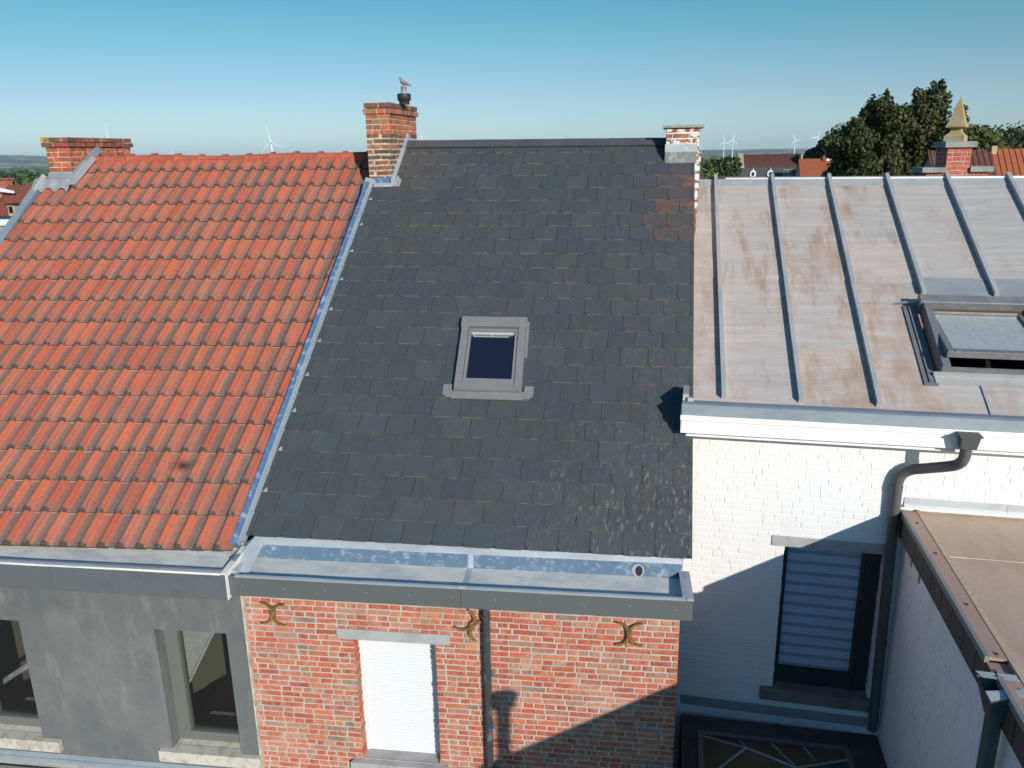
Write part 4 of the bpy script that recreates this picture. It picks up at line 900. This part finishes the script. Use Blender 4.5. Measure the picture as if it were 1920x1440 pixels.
f = MB(); f.add([FE(-.19, y_-.20, ZE-.02), FE(.06, y_-.16, ZE+.006), FE(.06, y_-.08, ZE+.004), FE(-.17, y_-.10, ZE-.005)], [(0, 1, 2, 3)], 0); f.add([FE(-.19, y_+.02, ZE-.03), FE(.06, y_+.0, ZE+.003), FE(.06, y_+.08, ZE+.004), FE(-.185, y_+.125, ZE-.04)], [(0, 1, 2, 3)], 0)
obj('spout', f, 'pale_metal', dpe)
f = MB(); f.tube([FE(-.10, y_, -4.45), FE(-.10, y_, -4.49)], .066, 0, 14); f.tube([FE(-.03, y_, -4.47), FE(.05, y_, -4.47)], .02, 0, 8); obj('pipe_bracket', f, 'frame_dark', dpe)
for y, l in ((.42, .16), (.72, .18)):
    f = MB(); f.hexa([FE(-.012, y, ZE-.30-l), FE(-.004, y, ZE-.30-l), FE(-.004, y+.012, ZE-.30-l), FE(-.012, y+.012, ZE-.30-l), FE(-.016, y-.012, ZE-.30), FE(-.004, y-.012, ZE-.30), FE(-.004, y+.024, ZE-.30), FE(-.016, y+.024, ZE-.30)], 0); obj('drip_plug', f, 'blue_stone', ext)
# cowl on the extension roof: it throws the shadow on the brick front
vp = Vector((2.55, .95, ZE)); f = MB(); f.lathe(vp, [(.068, -.02), (.068, .78), (.06, .78)], 0, 18)
vent = obj('pipe', f, 'pipe_dark', ext); f = MB(); f.lathe(vp+Vector((0, 0, .72)), [(.09, 0), (.118, .02), (.118, .12), (.145, .135), (.12, .18), (.02, .20)], 0, 20); obj('cowl', f, 'pipe_dark', vent)

# ================================================================== court between the houses: dark roof and lantern
court = thing('courtyard_annex', (1.4, 6, G0), 'dark low flat roof in the shaded corner between brick and white walls', 'annex')
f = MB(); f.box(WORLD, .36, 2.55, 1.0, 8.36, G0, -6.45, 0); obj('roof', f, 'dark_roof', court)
lan = thing('roof_lantern', (1.3, 7.3, -6.45), 'glazed roof lantern with thin bars on the dark courtyard roof', 'skylight')
LX0, LX1, LY0, LY1, LZ, LA = .60, 2.12, 6.35, 7.98, -6.42, -6.30
f = MB()
for (a_, b_, c_, d_) in ((LX0-.05, LX1+.05, LY1, LY1+.06), (LX0-.05, LX1+.05, LY0-.06, LY0), (LX0-.06, LX0, LY0, LY1), (LX1, LX1+.06, LY0, LY1)): f.box(WORLD, a_, b_, c_, d_, -6.45, LZ+.03, 0)
obj('kerb_frame', f, 'fascia_old', lan)
ap, ap2 = Vector((1.05, 7.72, LA)), Vector((1.55, 7.50, LA)); c00, c10, c11, c01 = Vector((LX0, LY0, LZ)), Vector((LX1, LY0, LZ)), Vector((LX1, LY1, LZ)), Vector((LX0, LY1, LZ))
f = MB(); f.add([c01, c11, ap2, ap], [(0, 1, 2, 3)], 0); f.add([c00, c01, ap], [(0, 1, 2)], 0); f.add([c11, c10, ap2], [(0, 1, 2)], 0); f.add([c10, c00, ap, ap2], [(0, 1, 2, 3)], 0); obj('pane', f, 'lantern_glass', lan)
f = MB(); f.quad(c00-Vector((0, 0, .02)), c10-Vector((0, 0, .02)), c11-Vector((0, 0, .02)), c01-Vector((0, 0, .02)), 0); obj('liner', f, 'room_floor', lan)
f = MB()
for p, q in ((c01, ap), (c00+Vector((0, .95, .0)), ap), (ap, ap2), (ap2, c11+Vector((0, -.15, .02))), (ap2, c10), (ap, c01+Vector((.40, 0, 0))), (ap2, c01+Vector((.75, 0, 0))), (ap2*.6+c11*.4, c01+Vector((1.1, 0, 0)))): f.tube([p, q], .014, 0, 6)
obj('bars', f, 'zinc_grey', lan)

# ================================================================== gable with the finial, beyond the zinc roof
KS = 1.0
gab = thing('gable_house', (4.85, 16.2, G0), 'brick gable top with stone copings rising behind the zinc ridge', 'building')
f = MB(); stack(f, 4.655, 5.045, 15.5, 16.1, -.75, -.015, [((.52, .10, .05), 3), ((.46, .09, .05), 3)], 101, course=.076, joint=.014)
obj('pier', f, ['brick', 'mortar'], gab)
f = MB(); stack(f, 4.36, 5.36, 15.52, 16.05, -2.2, -.425, [((.46, .11, .06), 3), ((.36, .12, .08), 2)], 111, course=.076, joint=.014); f.box(WORLD, 4.38, 9.5, 15.81, 22, G0, -1.6, 0, (.3, .12, .08)); f.box(WORLD, 4.40, 5.32, 15.54, 15.80, G0, -2.1, 0, (.3, .12, .08))
obj('wall', f, ['brick', 'mortar'], gab)
f = MB(); f.box(WORLD, 4.28, 4.653, 15.45, 16.1, -.425, -.335, 0, None, .01); obj('coping', f, 'cope', gab); f = MB(); f.box(WORLD, 5.047, 5.41, 15.45, 16.1, -.42, -.325, 0, None, .01); obj('coping', f, 'cope', gab); f = MB(); f.box(WORLD, 4.60, 5.10, 15.44, 16.16, -.013, .088, 0, None, .012); obj('pier_cap', f, 'cope', gab)
fin = thing('finial', (4.80, 15.68, .09), 'pyramid shaped stone finial with yellow lichen on a brick pier', 'finial')
f = MB(); th = R(62); uu = Vector((math.cos(th), math.sin(th), 0)); vv = Vector((-math.sin(th), math.cos(th), 0)); FN = Frame((4.815, 15.68, .09), uu, vv, (0, 0, 1))
def frus(pr):
    P = []
    for r_, z in pr: P += [FN(-r_, -r_, z), FN(r_, -r_, z), FN(r_, r_, z), FN(-r_, r_, z)]
    n = len(pr); f.add(P, [(3, 2, 1, 0)]+[(4*i+j, 4*i+(j+1) % 4, 4*i+4+(j+1) % 4, 4*i+4+j) for i in range(n-1) for j in range(4)]+[(4*n-4, 4*n-3, 4*n-2, 4*n-1)], 0)
frus([(.155, 0), (.155, .085), (.135, .11), (.095, .14), (.075, .19), (.085, .205)]); obj('pedestal', f, 'finial', fin)
f = MB(); frus([(.085, .207), (.135, .225), (.15, .235), (.148, .26), (.12, .32), (.012, .715), (.006, .73)]); obj('pyramid', f, 'finial', fin)

# ================================================================== vegetation
def leaf_cloud(mb, rg, blobs, n, size, cols, flat=.35):
    vol = [r[0]*r[1]*r[2] for c, r in blobs]; 
    for _ in range(n):
        c, r = rg.choices(blobs, [v**.67 for v in vol])[0]
        while True:
            d = Vector((rg.gauss(0, 1), rg.gauss(0, 1), rg.gauss(0, 1)))
            if d.length > .01: break
        d.normalize(); k = rg.uniform(.55, 1.12)
        p = c+Vector((d.x*r[0], d.y*r[1], d.z*r[2]))*k
        nrm = (d*.8+Vector((rg.uniform(-1, 1), rg.uniform(-1, 1), rg.uniform(-.4, 1)))).normalized()
        t = nrm.orthogonal().normalized(); q = nrm.cross(t); a = rg.uniform(0, 6.28); t, q = t*math.cos(a)+q*math.sin(a), q*math.cos(a)-t*math.sin(a)
        s = size*rg.uniform(.6, 1.35); col = jit(rg.choice(cols), .22, rg)
        mb.add([p-t*s*.5, p+q*s*.42, p+t*s*.6, p-q*s*.42], [(0, 1, 2, 3)], 0, col)
def tree(name, base, blobs, n, size, cols, label, group=None, seed=1, cat='tree', trunk_r=.25, limbs=6):
    rg = random.Random(seed); t = thing(name, base, label, cat, group); b0 = Vector(base)
    m = MB(); leaf_cloud(m, rg, blobs, n, size, cols); obj('crown', m, 'leaf', t)
    m = MB(); cen = sum((c for c, r in blobs), Vector())/len(blobs); top = b0+(cen-b0)*1.0
    m.tube([b0-Vector((0, 0, .2)), b0+(top-b0)*.45+Vector((.1, 0, 0)), top], [trunk_r, trunk_r*.75, trunk_r*.3], 0, 8)
    for i in range(min(limbs, len(blobs))):
        c = blobs[i][0]; s = b0+(top-b0)*rg.uniform(.4, .8); m.tube([s, s*.5+c*.5+Vector((0, 0, -.2)), c], [trunk_r*.4, trunk_r*.25, trunk_r*.08], 0, 6)
    obj('trunk', m, 'bark', t); return t
DG = [(.045, .062, .018), (.060, .075, .020), (.035, .050, .016), (.085, .090, .025), (.10, .085, .03)]
MG = [(.06, .085, .028), (.05, .072, .025), (.075, .10, .03), (.04, .06, .02)]
rg = random.Random(77); blobs = []
def blob(x, y, z, r): blobs.append((Vector((x, y, z)), (r, r, r*1.05)))
for (px, pz, r) in ((10.2, 1.6, .75), (9.6, 1.0, .7), (10.8, 1.3, .75), (9.2, .2, .8), (8.75, -.6, .75), (8.5, -1.5, .75), (10.0, .1, 1.15), (9.4, -1.1, 1.15), (12.3, 1.9, .75), (13.0, 1.65, .7), (11.9, 1.1, .95), (13.4, .8, .65), (12.9, .3, 1.05), (13.5, -.3, .65), (11.5, .1, 1.15), (12.2, -1.0, 1.35), (10.6, -1.3, 1.35), (9.6, -2.4, 1.2), (12.0, -2.7, 1.5), (13.2, -2.0, .95)):
    blobs.append((Vector((px, 45+rg.uniform(-1.4, 1.4), pz)), (r, r, r)))
    for _ in range(3): blobs.append((Vector((px+rg.uniform(-1, 1)*r, 45+rg.uniform(-1.8, .8)*r, pz+rg.uniform(-.6, .85)*r)), (r*.38,)*3))
for (px, pz) in ((9.0, 1.2), (9.4, 1.75), (9.75, 2.1), (10.05, 2.4), (10.4, 2.45), (10.8, 2.1), (11.3, 1.75), (11.9, 2.25), (12.25, 2.7), (12.6, 2.8), (12.9, 2.65), (13.25, 2.4), (13.6, 1.75), (13.95, 1.1), (8.4, .35), (8.1, -.4), (8.0, -1.2), (8.7, .8), (14.0, .2)):
    for _ in range(3): blobs.append((Vector((px+rg.uniform(-.18, .18), 45+rg.uniform(-.8, .8), pz+rg.uniform(-.25, .15))), (.12, .12, rg.uniform(.2, .36))))
tree('broadleaf_tree', (11.2, 45, G0), blobs, 40000, .16, [(.05, .07, .020), (.075, .092, .026), (.040, .056, .018), (.10, .11, .034), (.12, .105, .04)], 'large dark broadleaf tree between the orange roof and the finial', seed=4, trunk_r=.35)
# wooded bank behind it, each tree on its own
bank = [(17.3, 112, -1.3, 1.3), (18.5, 114, .2, 1.5), (20.1, 112, 1.35, 1.7), (21.9, 114, 2.4, 2.0), (24.0, 113, 2.7, 2.3), (26.5, 112, 2.3, 2.5), (29.2, 106, .9, 2.6), (31.6, 98, .5, 2.6), (33.6, 96, 1.0, 2.8), (36.5, 98, 1.4, 3.2), (40, 100, 1.4, 3.6), (19.2, 108, -1.6, 1.8), (22.2, 108, -.6, 2.2), (25.5, 107, -.4, 2.6)]
for i, (x, y, top, r) in enumerate(bank):
    x, y, top, r = x*1.5, y*1.5, top*1.5+(-.2 if i < 2 else .3 if i == 2 else .9), r*(1.5 if i < 3 else 1.75)
    rg = random.Random(300+i); bl = [(Vector((x, y, top-r*.9)), (r, r, r*.95))]
    for _ in range(6):
        d = Vector((rg.uniform(-1, 1), rg.uniform(-1, .2), rg.uniform(-.6, .9))); bl.append((Vector((x, y, top-r))+d*r*.75, (r*.5,)*3))
    tree('broadleaf_tree', (x, y, G0), bl, 4200, .60, DG if i % 3 else MG, ('dark tree on the wooded bank sloping up to the left side of the big tree' if i in (0, 1, 2, 3, 11, 12) else 'dark tree of the wooded bank glimpsed through the crown of the big tree' if i in (4, 5, 6, 13) else 'dark tree of the wooded bank right of the finial, above the red roof'), 'trees on the wooded bank', 310+i, trunk_r=.4, limbs=3)
rg = random.Random(41); bl = [(Vector((19.4, 60, .0)), (1.6, 1.6, 1.3)), (Vector((18.9, 59.5, .5)), (.8, .8, .7)), (Vector((20.4, 60, -.6)), (1.2, 1.2, 1.2)), (Vector((19.7, 59, -1.6)), (1.7, 1.7, 1.7))]
tree('broadleaf_tree', (19.4, 60, G0), bl, 2600, .38, [(.10, .12, .03), (.13, .14, .035), (.08, .10, .028)], 'yellowish green tree just right of the stone finial', seed=42, trunk_r=.3)
bl = [(Vector((1.55, 46, -1.6)), (1.0, 1, 1.05)), (Vector((1.1, 46, -1.5)), (.7, .7, .75)), (Vector((1.95, 46, -2.2)), (.8, .8, .8))]
tree('round_shrub', (1.5, 46, G0), bl, 2400, .16, [(.12, .15, .045), (.10, .13, .04), (.15, .17, .06)], 'rounded pale green tree top right of the slab topped chimney', seed=43, trunk_r=.2)
for i, (x, y, top, r) in enumerate(((3.6, 108, -1.9, 1.9), (5.4, 110, -1.2, 1.9), (7.0, 108, -.9, 1.6), (1.6, 110, -2.4, 2.2), (-.6, 112, -2.6, 2.4))):
    rg = random.Random(500+i); bl = [(Vector((x, y, top-r)), (r, r, r))]+[(Vector((x+rg.uniform(-1, 1)*r*.7, y-.5, top-r+rg.uniform(-.4, .7)*r)), (r*.5,)*3) for _ in range(5)]
    tree('broadleaf_tree', (x, y, G0), bl, 2400, .38, MG, 'green tree in the belt between the chimney and the slate hung house', 'trees beside the slate hung house', 510+i, trunk_r=.3, limbs=3)
for i, (x, y, top, r) in enumerate(((-36.5, 45, -1.3, 1.7), (-39, 46, -1.6, 1.8), (-33.6, 46, -1.5, 1.6), (-42, 46, -1.4, 1.8))):
    rg = random.Random(600+i); bl = [(Vector((x, y, top-r)), (r, r, r))]+[(Vector((x+rg.uniform(-1, 1)*r*.7, y-.5, top-r+rg.uniform(-.4, .7)*r)), (r*.5,)*3) for _ in range(4)]
    tree('broadleaf_tree', (x, y, G0), bl, 1600, .26, [(.10, .12, .03), (.07, .09, .025), (.13, .13, .035)], 'bright green bush top behind the old tiled house', 'bushes behind the old tiled house', 610+i, trunk_r=.2, limbs=3)

# ================================================================== houses in the background
def gabled(t, x0, x1, y, zr, ze, run, mroof, mwall, zg=G0):
    f = MB(); f.box(WORLD, x0, x1, y, y+2*run, zg, ze, 0); f.add([Vector((x0, y, ze)), Vector((x0, y+2*run, ze)), Vector((x0, y+run, zr))], [(0, 1, 2)], 0); f.add([Vector((x1, y, ze)), Vector((x1, y+run, zr)), Vector((x1, y+2*run, ze))], [(0, 1, 2)], 0)
    obj('wall', f, mwall, t)
    f = MB(); e = .15
    k = (zr-ze)/run
    for sg in (-1, 1):
        ye = y+run+sg*(run+e); P = [Vector((x0-.1, ye, ze-k*e)), Vector((x1+.1, ye, ze-k*e)), Vector((x1+.1, y+run, zr)), Vector((x0-.1, y+run, zr))]
        f.hexa(P+[p+Vector((0, 0, .09)) for p in P], 0)
    # shallow pantile rolls
    nn = int((x1-x0)/.22)
    for i in range(nn+1):
        xx = x0+(x1-x0)*i/nn; f.tube([Vector((xx, y-e, ze-k*e+.10)), Vector((xx, y+run, zr+.10))], .026, 0, 5, False)
    o = obj('roof', f, mroof, t); return o
h = thing('slate_hung_house', (17, 154, G0), 'slate hung grey house with dark red roof and round white windows', 'house')
f = MB(); f.box(WORLD, 12.0, 22.0, 150, 160, G0, -2.85, 0); obj('wall', f, 'far_dark', h)
f = MB(); P = [Vector((12.0, 149.9, -2.88)), Vector((22.0, 149.9, -2.88)), Vector((22.0, 153.5, -.85)), Vector((12.0, 153.5, -.85))]; f.hexa(P+[p+Vector((0, 0, .12)) for p in P], 0)
P = [Vector((12.0, 153.5, -.85)), Vector((22.0, 153.5, -.85)), Vector((22.0, 160, -2.9)), Vector((12.0, 160, -2.9))]; f.hexa(P+[p+Vector((0, 0, .10)) for p in P], 0)
for i in range(33): f.tube([Vector((12.1+i*.30, 149.9, -2.76)), Vector((12.1+i*.30, 153.4, -.73))], .05, 0, 5, False)
ro = obj('roof', f, 'far_brown', h)
f = MB()
P = [Vector((11.75, 149.7, -2.95)), Vector((12.6, 149.7, -2.95)), Vector((12.6, 153.6, -.75)), Vector((11.75, 153.6, -.75))]; f.hexa(P+[p+Vector((0, 0, .28)) for p in P], 0); obj('gable_coping', f, 'far_stone', h)
f = MB(); f.box(WORLD, 21.9, 22.15, 149.6, 153.5, -5, -.7, 0); obj('gable_edge', f, 'far_stone', h); f = MB(); f.box(WORLD, 11.6, 11.9, 149.8, 150.2, G0, -2.6, 0); obj('corner_pipe', f, 'black', h)
for x in (14.15, 17.05):
    f = MB(); n = 20; O = []; I = []
    for k in range(n): t_ = 2*math.pi*k/n; O.append(Vector((x+.52*math.cos(t_), 149.8, -4.0+.66*math.sin(t_)))); I.append(Vector((x+.27*math.cos(t_), 149.78, -4.0+.36*math.sin(t_))))
    f.add(O+I, [(k, (k+1) % n, n+(k+1) % n, n+k) for k in range(n)], 0); f.add(O+[p+Vector((0, .25, 0)) for p in O], [(k, n+k, n+(k+1) % n, (k+1) % n) for k in range(n)], 0)
    f.tube([Vector((x, 149.85, -3.38)), Vector((x, 149.85, -2.95))], [.10, .03], 0, 8); f.box(WORLD, x-.35, x+.35, 149.75, 149.98, -4.85, -4.60, 0)
    w = obj('round_window', f, 'shutter', h); f = MB(); f.add([p+Vector((0, .05, 0)) for p in I], [tuple(range(n))], 0); obj('pane', f, 'black', w)
f = MB(); f.box(WORLD, 19.0, 20.9, 149.93, 149.99, -4.8, -3.9, 0); f.box(WORLD, 19.25, 19.45, 149.93, 149.99, -3.9, -3.7, 0); f.box(WORLD, 19.8, 20.05, 149.93, 149.99, -3.9, -3.62, 0); f.box(WORLD, 20.4, 20.6, 149.93, 149.99, -3.9, -3.7, 0); f.box(WORLD, 19.2, 20.8, 149.93, 149.99, -3.45, -3.25, 0); obj('pale_patch', f, 'pale_stain', h)
h = thing('orange_roof_house', (24, 142, G0), 'small orange tiled house beside the slate hung house', 'house')
ro = gabled(h, 20.9, 26.5, 140, -1.6, -5.4, 4.6, 'far_orange', 'far_wall')
f = MB(); f.box(WORLD, 24.5, 25.1, 144, 144.6, -2.2, -1.0, 0); f.box(WORLD, 25.1, 25.6, 144, 144.5, -1.9, -1.5, 1); obj('chimney', f, ['far_tile', 'shutter'], ro)
f = MB(); f.box(WORLD, 22.4, 23.35, 140.6, 141.2, -5.1, -4.35, 0); w = obj('dormer_window', f, 'shutter', ro); f = MB(); f.box(WORLD, 22.5, 22.85, 140.55, 140.59, -5.0, -4.45, 0); f.box(WORLD, 22.92, 23.25, 140.55, 140.59, -5.0, -4.45, 0); obj('pane', f, 'far_dark', w)
h = thing('brown_roof_house', (12, 40, G0), 'house with brown roof directly right of the brick pier', 'house'); gabled(h, 10.8, 13.05, 36, -.22, -2.2, 2.2, 'far_brown', 'far_wall')
h = thing('red_roof_house', (15, 40, G0), 'house with red pantile roof at the far right edge', 'house'); ro = gabled(h, 13.15, 17.5, 36, -.20, -2.4, 2.2, 'far_orange', 'far_wall')
f = MB(); f.box(WORLD, 13.12, 13.32, 38, 38.4, -.5, .02, 0); obj('chimney', f, 'far_stone', ro)
f = MB(); f.box(WORLD, 13.9, 14.5, 36.35, 36.6, -1.72, -1.60, 0); obj('roof_window', f, 'blue_film', ro)
h = thing('ruined_roof_house', (5, 78, G0), 'low house with patchy tiled roofs left of the slate hung house', 'house')
gabled(h, 2.4, 6.2, 78, -2.7, -4.2, 3, 'far_tile', 'far_wall'); f = MB(); f.box(WORLD, 4.55, 4.85, 77.5, 77.9, -3.9, -3.15, 0); f.box(WORLD, 4.5, 4.9, 77.45, 77.95, -3.15, -3.05, 0); obj('chimney', f, 'frame_dark', h)
h = thing('old_tiled_house', (-22.5, 27, G0), 'old tiled house with brick chimney left of the red roof', 'house')
ro = gabled(h, -33, -19.2, 25, -.96, -4.2, 3.2, 'far_tile', 'back_wall')
f = MB(); stack(f, -27.2, -25.45, 27.75, 28.45, -1.9, -.66, CLN, 121, course=.08); f.box(WORLD, -27.25, -25.40, 27.70, 28.5, -.66, -.60, 0, (.4, .12, .06)); ch_ = obj('chimney', f, ['brick', 'mortar'], ro)
f = MB(); f.hexa([Vector((x, y, z+dz)) for dz in (0, .06) for x, y, z in ((-25.55, 27.62, -1.08), (-24.75, 27.62, -1.16), (-24.75, 27.68, -1.14), (-25.55, 27.68, -.98))], 0); obj('chimney_flashing', f, 'shutter', ro)
f = MB(); f.box(WORLD, -24.58, -24.28, 27.0, 27.7, -2.05, -1.56, 1); f.box(WORLD, -24.66, -24.20, 26.93, 27.8, -1.56, -1.51, 2); f.box(WORLD, -24.50, -24.36, 26.96, 26.998, -1.85, -1.62, 3); obj('dormer', f, ['far_tile', 'far_stone', 'frame_dark', 'black'], ro)
h = thing('low_slate_house', (-21, 20, G0), 'low grey building with white gutter beside the red roof', 'building')
f = MB(); f.box(WORLD, -26, -17.3, 21, 24, G0, -1.75, 0); obj('wall', f, 'far_dark', h)
f = MB(); f.box(WORLD, -26, -17.4, 20.85, 21.0, -1.80, -1.62, 0); obj('gutter', f, 'shutter', h)
rr_ = random.Random(3); f = MB()
for i in range(34):
    for j in range(6):
        k = rr_.random(); f.box(WORLD, -26+i*.25, -26+i*.25+.24, 20.93, 20.99, -2.9+j*.18, -2.9+j*.18+.17, 0, None) if k > .28 else None
obj('slate_hanging', f, 'cope', h)
f = MB(); f.quad(Vector((-26, 17.5, -4.0)), Vector((-12.5, 17.5, -4.0)), Vector((-12.5, 20.9, -2.9)), Vector((-26, 20.9, -2.9)), 0); f.box(WORLD, -26, -12.6, 17.6, 20.9, G0, -4.05, 0); obj('lean_to_roof', f, 'far_slab', h)

# ================================================================== wind turbines
def turbine(x, y, hub, ang, L=46, yaw=0.0, label='', base=-75):
    t = thing('wind_turbine', (x, y, base), label, 'wind turbine', 'white wind turbines on the plain')
    f = MB(); f.tube([Vector((x, y+3, base)), Vector((x, y+3, hub))], [2.6, 1.5], 0, 12); obj('tower', f, 'turbine', t)
    f = MB(); f.tube([Vector((x, y-2.5, hub)), Vector((x, y-1.5, hub)), Vector((x, y+6, hub)), Vector((x, y+8, hub))], [.6, 2.0, 2.2, 1.0], 0, 10); obj('nacelle', f, 'turbine', t)
    for k in range(3):
        a = R(ang+120*k); d = Vector((math.sin(a)*math.cos(yaw), math.sin(a)*math.sin(yaw), math.cos(a))); s = Vector((math.cos(a)*math.cos(yaw), math.cos(a)*math.sin(yaw), -math.sin(a))); c = Vector((x, y-2, hub)); n_ = d.cross(s)
        P = []
        for l, w in ((0, 1.0), (.08, 1.1), (.2, 2.1), (.6, 1.3), (1.0, .35)):
            for sx, sy in ((-w*.4, -.35), (w, -.1), (w, .1), (-w*.4, .35)): P.append(c+d*(l*L)+s*sx+n_*sy*(1.2-l))
        f = MB(); f.add(P, [(4*i+j, 4*i+(j+1) % 4, 4*i+4+(j+1) % 4, 4*i+4+j) for i in range(4) for j in range(4)]+[(3, 2, 1, 0), (16, 17, 18, 19)], 0); obj('blade', f, 'turbine', t)
def at(px, py, Y):
    v = right*(px-PX)+down*(py-PY)+fwd*FPX; return v*(Y/v.y)
p = at(507.5, 266, 2000); turbine(p.x, p.y, p.z, -10, 47, -.25, 'large wind turbine standing over the middle of the red ridge')
p = at(203, 262, 2000); turbine(p.x, p.y, p.z, 3, 48, -.3, 'wind turbine whose upright blade shows above the wide left chimney')
p = at(791, 272, 3000); turbine(p.x, p.y, p.z, 0, 46, -.2, 'wind turbine blade tip just right of the tall sooty chimney')
p = at(322, 286, 5200); turbine(p.x, p.y, p.z, 8, 44, -.3, 'tiny wind turbine tip over the left part of the red ridge')
p = at(1314.5, 276, 7000); turbine(p.x, p.y, p.z, 5, 46, .1, 'faint wind turbine touching the slab topped chimney')
p = at(1358, 266, 5200); turbine(p.x, p.y, p.z, -8, 46, .15, 'wind turbine right of the slab topped chimney, left of a pair')
p = at(1374.5, 263, 5200); turbine(p.x, p.y, p.z, 8, 46, .15, 'wind turbine right of the slab topped chimney, taller of a pair')
p = at(1491, 262.5, 5600); turbine(p.x, p.y, p.z, -25, 44, .2, 'single wind turbine above the slate hung house')
p = at(1533, 257, 5000); turbine(p.x, p.y, p.z, 22, 46, .2, 'wind turbine just left of the wooded bank')

# ================================================================== ground, far woods, haze
def ss(a, b, x): t = max(0, min(1, (x-a)/(b-a))); return t*t*(3-2*t)
def gz(x, y):
    r = math.hypot(x, y); th = math.atan2(x, y)
    z = -H - 16*ss(180, 900, r) - 34*ss(900, 3500, r) - 6*ss(3500, 7000, r)
    hill = 70*ss(7500, 13500, r)+ss(9000, 14500, r)*(75*math.exp(-((th+.78)/.22)**2)+16*math.sin(th*23)+10*math.sin(th*51+1)+28*math.exp(-((th-.33)/.08)**2))
    return z+hill+ss(900, 3000, r)*2.5*math.sin(x*.004)*math.sin(y*.003+1)
rad = [0, 30, 80, 150, 220, 300, 420, 560, 750, 1000, 1300, 1700, 2200, 2800, 3500, 4300, 5200, 6200, 7200, 8200, 9200, 10200, 11200, 12200, 13200, 14200, 15500, 18000]
f = MB(); NT = 240; P = [Vector((0, 0, -H))]
for r in rad[1:]:
    for k in range(NT): t = 2*math.pi*k/NT; x, y = r*math.sin(t), r*math.cos(t); P.append(Vector((x, y, gz(x, y))))
F = [(0, 1+(k+1) % NT, 1+k) for k in range(NT)]
for i in range(len(rad)-2):
    o_ = 1+i*NT
    for k in range(NT): F.append((o_+k, o_+(k+1) % NT, o_+NT+(k+1) % NT, o_+NT+k))
f.add(P, F, 0, None, True); g = obj('ground', f, 'terrain'); tag(g, kind='structure', label='plain of fields stretching to the horizon hills')
f = MB(); rg = random.Random(9)
def dome(x, y, r, h, n, sz, cols):
    z0 = gz(x, y)
    for _ in range(n):
        th = rg.uniform(0, 6.28); u = rg.uniform(-.1, 1); rr = math.sqrt(max(0, 1-u*u)); d = Vector((rr*math.cos(th), rr*math.sin(th), u)); p = Vector((x+d.x*r, y+d.y*r, z0+h*.35+d.z*h*.65))
        nrm = (d+Vector((rg.uniform(-.6, .6), rg.uniform(-.6, .6), rg.uniform(-.3, .6)))).normalized(); t = nrm.orthogonal().normalized(); q = nrm.cross(t); s = sz*rg.uniform(.6, 1.4)
        f.add([p-t*s, p+q*s, p+t*s, p-q*s], [(0, 1, 2, 3)], 0, jit(rg.choice(cols), .25, rg))
FG = [(.07, .105, .035), (.09, .125, .042), (.12, .13, .05), (.055, .085, .032)]
for _ in range(2000):
    sec = rg.random()
    th = R(rg.uniform(-62, -40)) if sec < .5 else (R(rg.uniform(-2, 26)) if sec < .8 else R(rg.uniform(-40, 0)))
    r = 330*(5.5**(rg.random())) ; x, y = r*math.sin(th), r*math.cos(th); k = 1+r/900
    dome(x, y, rg.uniform(4, 7)*k, rg.uniform(6, 9)*(1 if r < 700 else 1.2), 52, .62*k, FG)
for _ in range(700):
    th = R(rg.uniform(-64, 32)); r = 1600*(4.5**rg.random()); x, y = r*math.sin(th), r*math.cos(th); k = r/900
    dome(x, y, rg.uniform(12, 30)*k*.6, rg.uniform(12, 17), 14, 5*k*.8, FG)
wd = obj('woodland', f, 'leaf'); tag(wd, 'far off woods and hedges on the plain', kind='stuff')
f = MB(); zb = -H-90
f.box(WORLD, -19000, 19000, -19000, 19000, zb, 175, 0)
M['haze'] = bpy.data.materials.new('haze'); M['haze'].use_nodes = True; nt = M['haze'].node_tree; nt.nodes.clear()
o_ = nt.nodes.new('ShaderNodeOutputMaterial'); pv_ = nt.nodes.new('ShaderNodeVolumePrincipled'); pv_.inputs['Color'].default_value = (.66, .88, 1.0, 1); pv_.inputs['Density'].default_value = 3.5e-5; pv_.inputs['Anisotropy'].default_value = 0.0
nt.links.new(pv_.outputs[0], o_.inputs['Volume'])
hz = obj('haze', f, 'haze'); tag(hz, 'thin blue haze over the far plain', kind='stuff')

# ================================================================== the small aircraft that throws the blot of shade on the tiles
dq = Vector((.13, -.17, -.02))
f = MB(); f.hexa([dq+Vector(v) for v in ((-.035, -.07, -.02), (.035, -.07, -.02), (.035, .05, -.02), (-.035, .05, -.02), (-.03, -.06, .03), (.03, -.06, .03), (.03, .04, .03), (-.03, .04, .03))], 0)
dr = obj('drone', f, 'drone', None, dq); tag(dr, 'small dark quadcopter hovering in front of the houses', 'drone')
for sx in (-1, 1):
    for sy in (-1, 1):
        f = MB(); e = dq+Vector((sx*.10, sy*.075, .02)); f.tube([dq+Vector((sx*.02, sy*.03, .01)), e], .007, 0, 6); f.tube([e-Vector((0, 0, .015)), e+Vector((0, 0, .015))], .012, 0, 8); f.box(Frame(e+Vector((0, 0, .017)), Vector((math.cos(sx+sy), math.sin(sx+sy), 0)), Vector((-math.sin(sx+sy), math.cos(sx+sy), 0)), (0, 0, 1)), -.05, .05, -.005, .005, 0, .002, 0); obj('rotor_arm', f, 'drone', dr)
